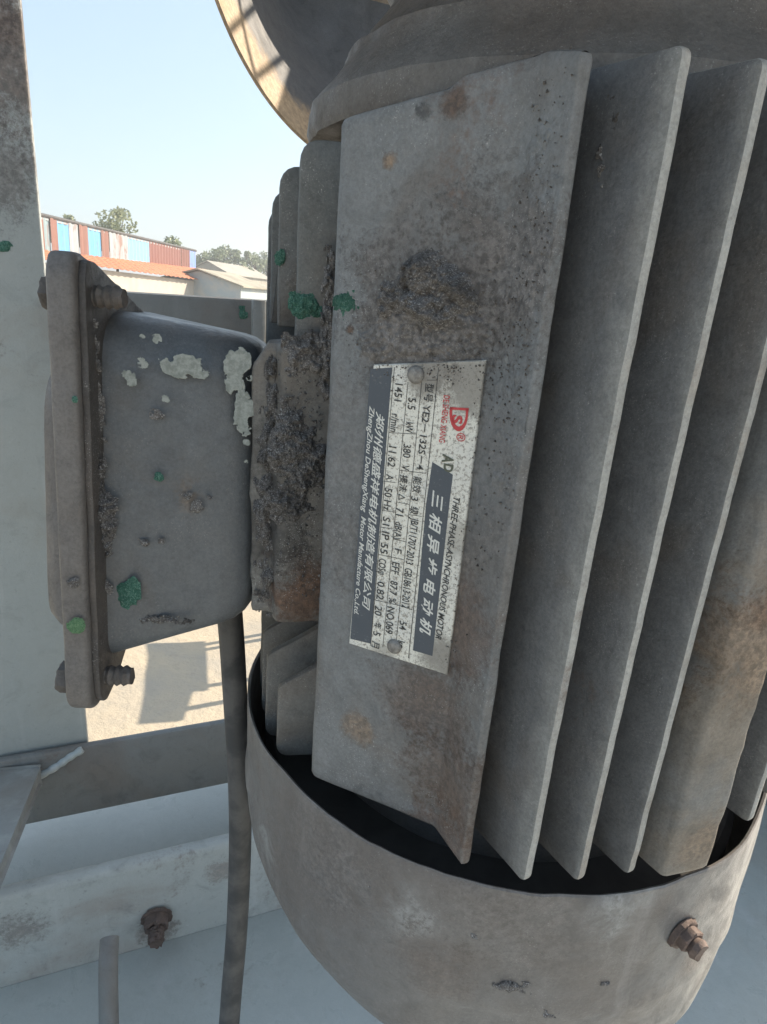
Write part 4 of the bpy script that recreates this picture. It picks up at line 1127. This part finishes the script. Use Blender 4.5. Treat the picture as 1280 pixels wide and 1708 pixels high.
# two small buildings at the right end
def house(name, label, u0, u1, vr, ve, d, wallc, roofc, gable):
    a = azel(u0, ve, d); b = azel(u1, ve, d * 1.12)
    t = V(b.x - a.x, b.y - a.y, 0); L = t.length; t.normalize(); bk = V(-t.y, t.x, 0); bk = bk if bk.y > 0 else -bk
    zr = azel(u0, vr, d).z; ze = a.z
    h = thing(name, V((a.x + b.x) / 2, (a.y + b.y) / 2, GZ), label, 'building', machine=False)
    dep = 5.0
    A0 = V(a.x, a.y, 0)
    vs = [A0 + V(0, 0, GZ), A0 + t * L + V(0, 0, GZ), A0 + t * L + bk * dep + V(0, 0, GZ), A0 + bk * dep + V(0, 0, GZ),
          A0 + V(0, 0, ze), A0 + t * L + V(0, 0, ze), A0 + t * L + bk * dep + V(0, 0, ze), A0 + bk * dep + V(0, 0, ze), A0 + bk * dep / 2 + V(0, 0, zr), A0 + t * L + bk * dep / 2 + V(0, 0, zr)]
    part('wall', mesh(vs, [(0, 1, 5, 4), (1, 2, 6, 9, 5), (2, 3, 7, 6), (3, 0, 4, 8, 7)], smooth=False), wallc, h)
    ov = 0.25
    up_ = V(0, 0, 0.06)
    e0 = A0 - t * ov - bk * ov + V(0, 0, ze - 0.1); e1 = A0 + t * (L + ov) - bk * ov + V(0, 0, ze - 0.1)
    r0 = A0 - t * ov + bk * dep / 2 + V(0, 0, zr); r1 = A0 + t * (L + ov) + bk * dep / 2 + V(0, 0, zr)
    k0 = A0 - t * ov + bk * (dep + ov) + V(0, 0, ze - 0.1); k1 = A0 + t * (L + ov) + bk * (dep + ov) + V(0, 0, ze - 0.1)
    pts = [e0, e1, r1, r0, k1, k0]
    vs = [p + up_ for p in pts] + [p + up_ * 2.2 for p in pts]
    part('roof', mesh(vs, [(0, 1, 2, 3), (3, 2, 4, 5), (6, 7, 8, 9), (9, 8, 10, 11), (0, 1, 7, 6), (5, 4, 10, 11), (1, 2, 8, 7), (2, 4, 10, 8), (0, 3, 9, 6), (3, 5, 11, 9)], smooth=False), roofc, h)
    return h
house('plain_house', 'small beige house with pitched roof beyond the orange roofed shed', 383, 450, 439, 458, 75, simple('house_wall', (0.36, 0.34, 0.29), None, 0.6, 0.9, 0), simple('house_roof', (0.30, 0.29, 0.25), (0.36, 0.34, 0.30), 0.6, 0.9, 0), True)
shack = house('sheet_shack', 'small shack of pale blue sheets right of the orange roofed shed', 402, 450, 457, 478, 40, simple('shack_wall', (0.30, 0.37, 0.41), (0.40, 0.42, 0.41), 1.4, 0.7, 0), simple('shack_roof', (0.38, 0.35, 0.28), None, 1, 0.9, 0), True)

# ------------------------------------------------------------------ trees
def leaf_mat(name, c1, c2):
    m, nt, b = nodes_of(name)
    k = NB(nt)
    f = k.noise(1.2, 4, 0.6)
    k.link(k.mix(k.ramp(f, 0.35, 0.65), c1, c2), b.inputs['Base Color'])
    b.inputs['Roughness'].default_value = 0.6
    try: b.inputs['Transmission Weight'].default_value = 0.0
    except Exception: pass
    return m
mleaf = [leaf_mat('leaf_pale', (0.27, 0.29, 0.16), (0.21, 0.235, 0.12)), leaf_mat('leaf_dark', (0.17, 0.21, 0.11), (0.13, 0.17, 0.08))]
mbark = simple('bark', (0.13, 0.10, 0.075), None, 6, 0.9, 0.5, 0.02)
def tree(u, v_top, d, width, height, label, seed, mat, n=2600, leaf=0.16, openness=0.35):
    rnd = random.Random(seed)
    topp = azel(u, v_top, d)
    base = V(topp.x, topp.y, GZ)
    H = topp.z - GZ
    t = thing('leafy_tree', base, label, 'tree', 'trees beyond the sheds', machine=False)
    crown_c = V(topp.x, topp.y, topp.z - height / 2)
    part('trunk', tube(spline([base, base + V(0.1, 0.1, (H - height) * 0.6), crown_c + V(0.05, 0, 0), topp - V(0, 0, height * 0.2)], 6), 0.14, 8, rfn=lambda q: 0.16 * (1 - 0.8 * q) * max(0.6, d / 60)), mbark, t)
    clumps = []
    limbs_v = []; limbs_f = []
    for k in range(13):
        a = rnd.random() * 6.28; e = rnd.uniform(-0.8, 1.0); q = rnd.random() ** 0.5
        cp_ = crown_c + V(math.cos(a) * width / 2 * q * math.cos(e * 0.9), math.sin(a) * width / 2 * q * math.cos(e * 0.9), height / 2 * math.sin(e * 1.4) * 0.85)
        clumps.append((cp_, rnd.uniform(0.16, 0.30) * width))
    bmL = []
    verts = []; faces = []
    for k in range(n):
        cc, rr = rnd.choice(clumps)
        dv = V(rnd.gauss(0, 1), rnd.gauss(0, 1), rnd.gauss(0, 0.8)).normalized() * rr * (rnd.random() ** openness)
        p = cc + dv
        a = V(rnd.gauss(0, 1), rnd.gauss(0, 1), rnd.gauss(0, 1)).normalized(); b = a.orthogonal().normalized()
        s = leaf * rnd.uniform(0.6, 1.3)
        o = len(verts)
        verts += [p - a * s, p + b * s * 0.5, p + a * s, p - b * s * 0.5]
        faces.append((o, o + 1, o + 2, o + 3))
    part('crown', mesh(verts, faces, smooth=False), mat, t)
    for cc, rr in clumps[:7]:
        part('limb', tube([base + V(0.1, 0.1, (H - height) * 0.8), (base + V(0, 0, H * 0.6)).lerp(cc, 0.6), cc], 0.05, 6, rfn=lambda q: 0.07 * (1 - 0.75 * q) * max(0.6, d / 60)), mbark, t)
    return t
tree(188, 347, 46, 2.1, 2.4, 'pale loose tree rising behind the blue sheet wall', 1, mleaf[0], 900, 0.12)
tree(116, 360, 48, 0.7, 1.0, 'small tree tip showing above the blue sheet wall', 2, mleaf[0], 500, 0.12)
tree(297, 402, 52, 1.8, 1.6, 'low tree behind the maroon sheets', 3, mleaf[1], 700, 0.13)
xs_t = [(338, 412, 85, 5.2, 5.0, 'rounded dark tree just right of the violet sheet'), (362, 410, 82, 4.4, 5.0, 'dark tree with a double top beyond the beige house'), (384, 412, 88, 4.6, 5.0, 'taller dark tree above the beige house ridge'), (405, 419, 84, 4.4, 4.4, 'pointed dark tree above the shack'), (426, 426, 86, 5.2, 4.4, 'dark tree beside the motor side fins'), (448, 420, 90, 6, 5, 'dark tree half hidden by the motor side fins')]
for i, (u, v, d, w_, h_, lab) in enumerate(xs_t):
    tree(u, v, d, w_ * 0.5, h_ * 0.8, lab, 20 + i, mleaf[1], 1100, 0.19)

# ------------------------------------------------------------------ summer haze in the air of the yard
bmh = bmesh.new(); bmesh.ops.create_cube(bmh, size=2)
for v in bmh.verts: v.co = V(v.co.x * 510, v.co.y * 460 + 150, 6.0 + v.co.z * 9.2)
hm = bpy.data.materials.new('haze_air'); hm.use_nodes = True
hn = hm.node_tree; hn.nodes.remove(hn.nodes['Principled BSDF'])
pv = hn.nodes.new('ShaderNodeVolumePrincipled')
pv.inputs['Color'].default_value = (0.92, 0.95, 0.98, 1); pv.inputs['Density'].default_value = 0.003; pv.inputs['Anisotropy'].default_value = 0.3
hn.links.new(pv.outputs[0], hn.nodes['Material Output'].inputs['Volume'])
solo('haze', from_bm(bmh, smooth=False), hm, 'thin pale haze in the air', None, machine=False, kind='stuff')
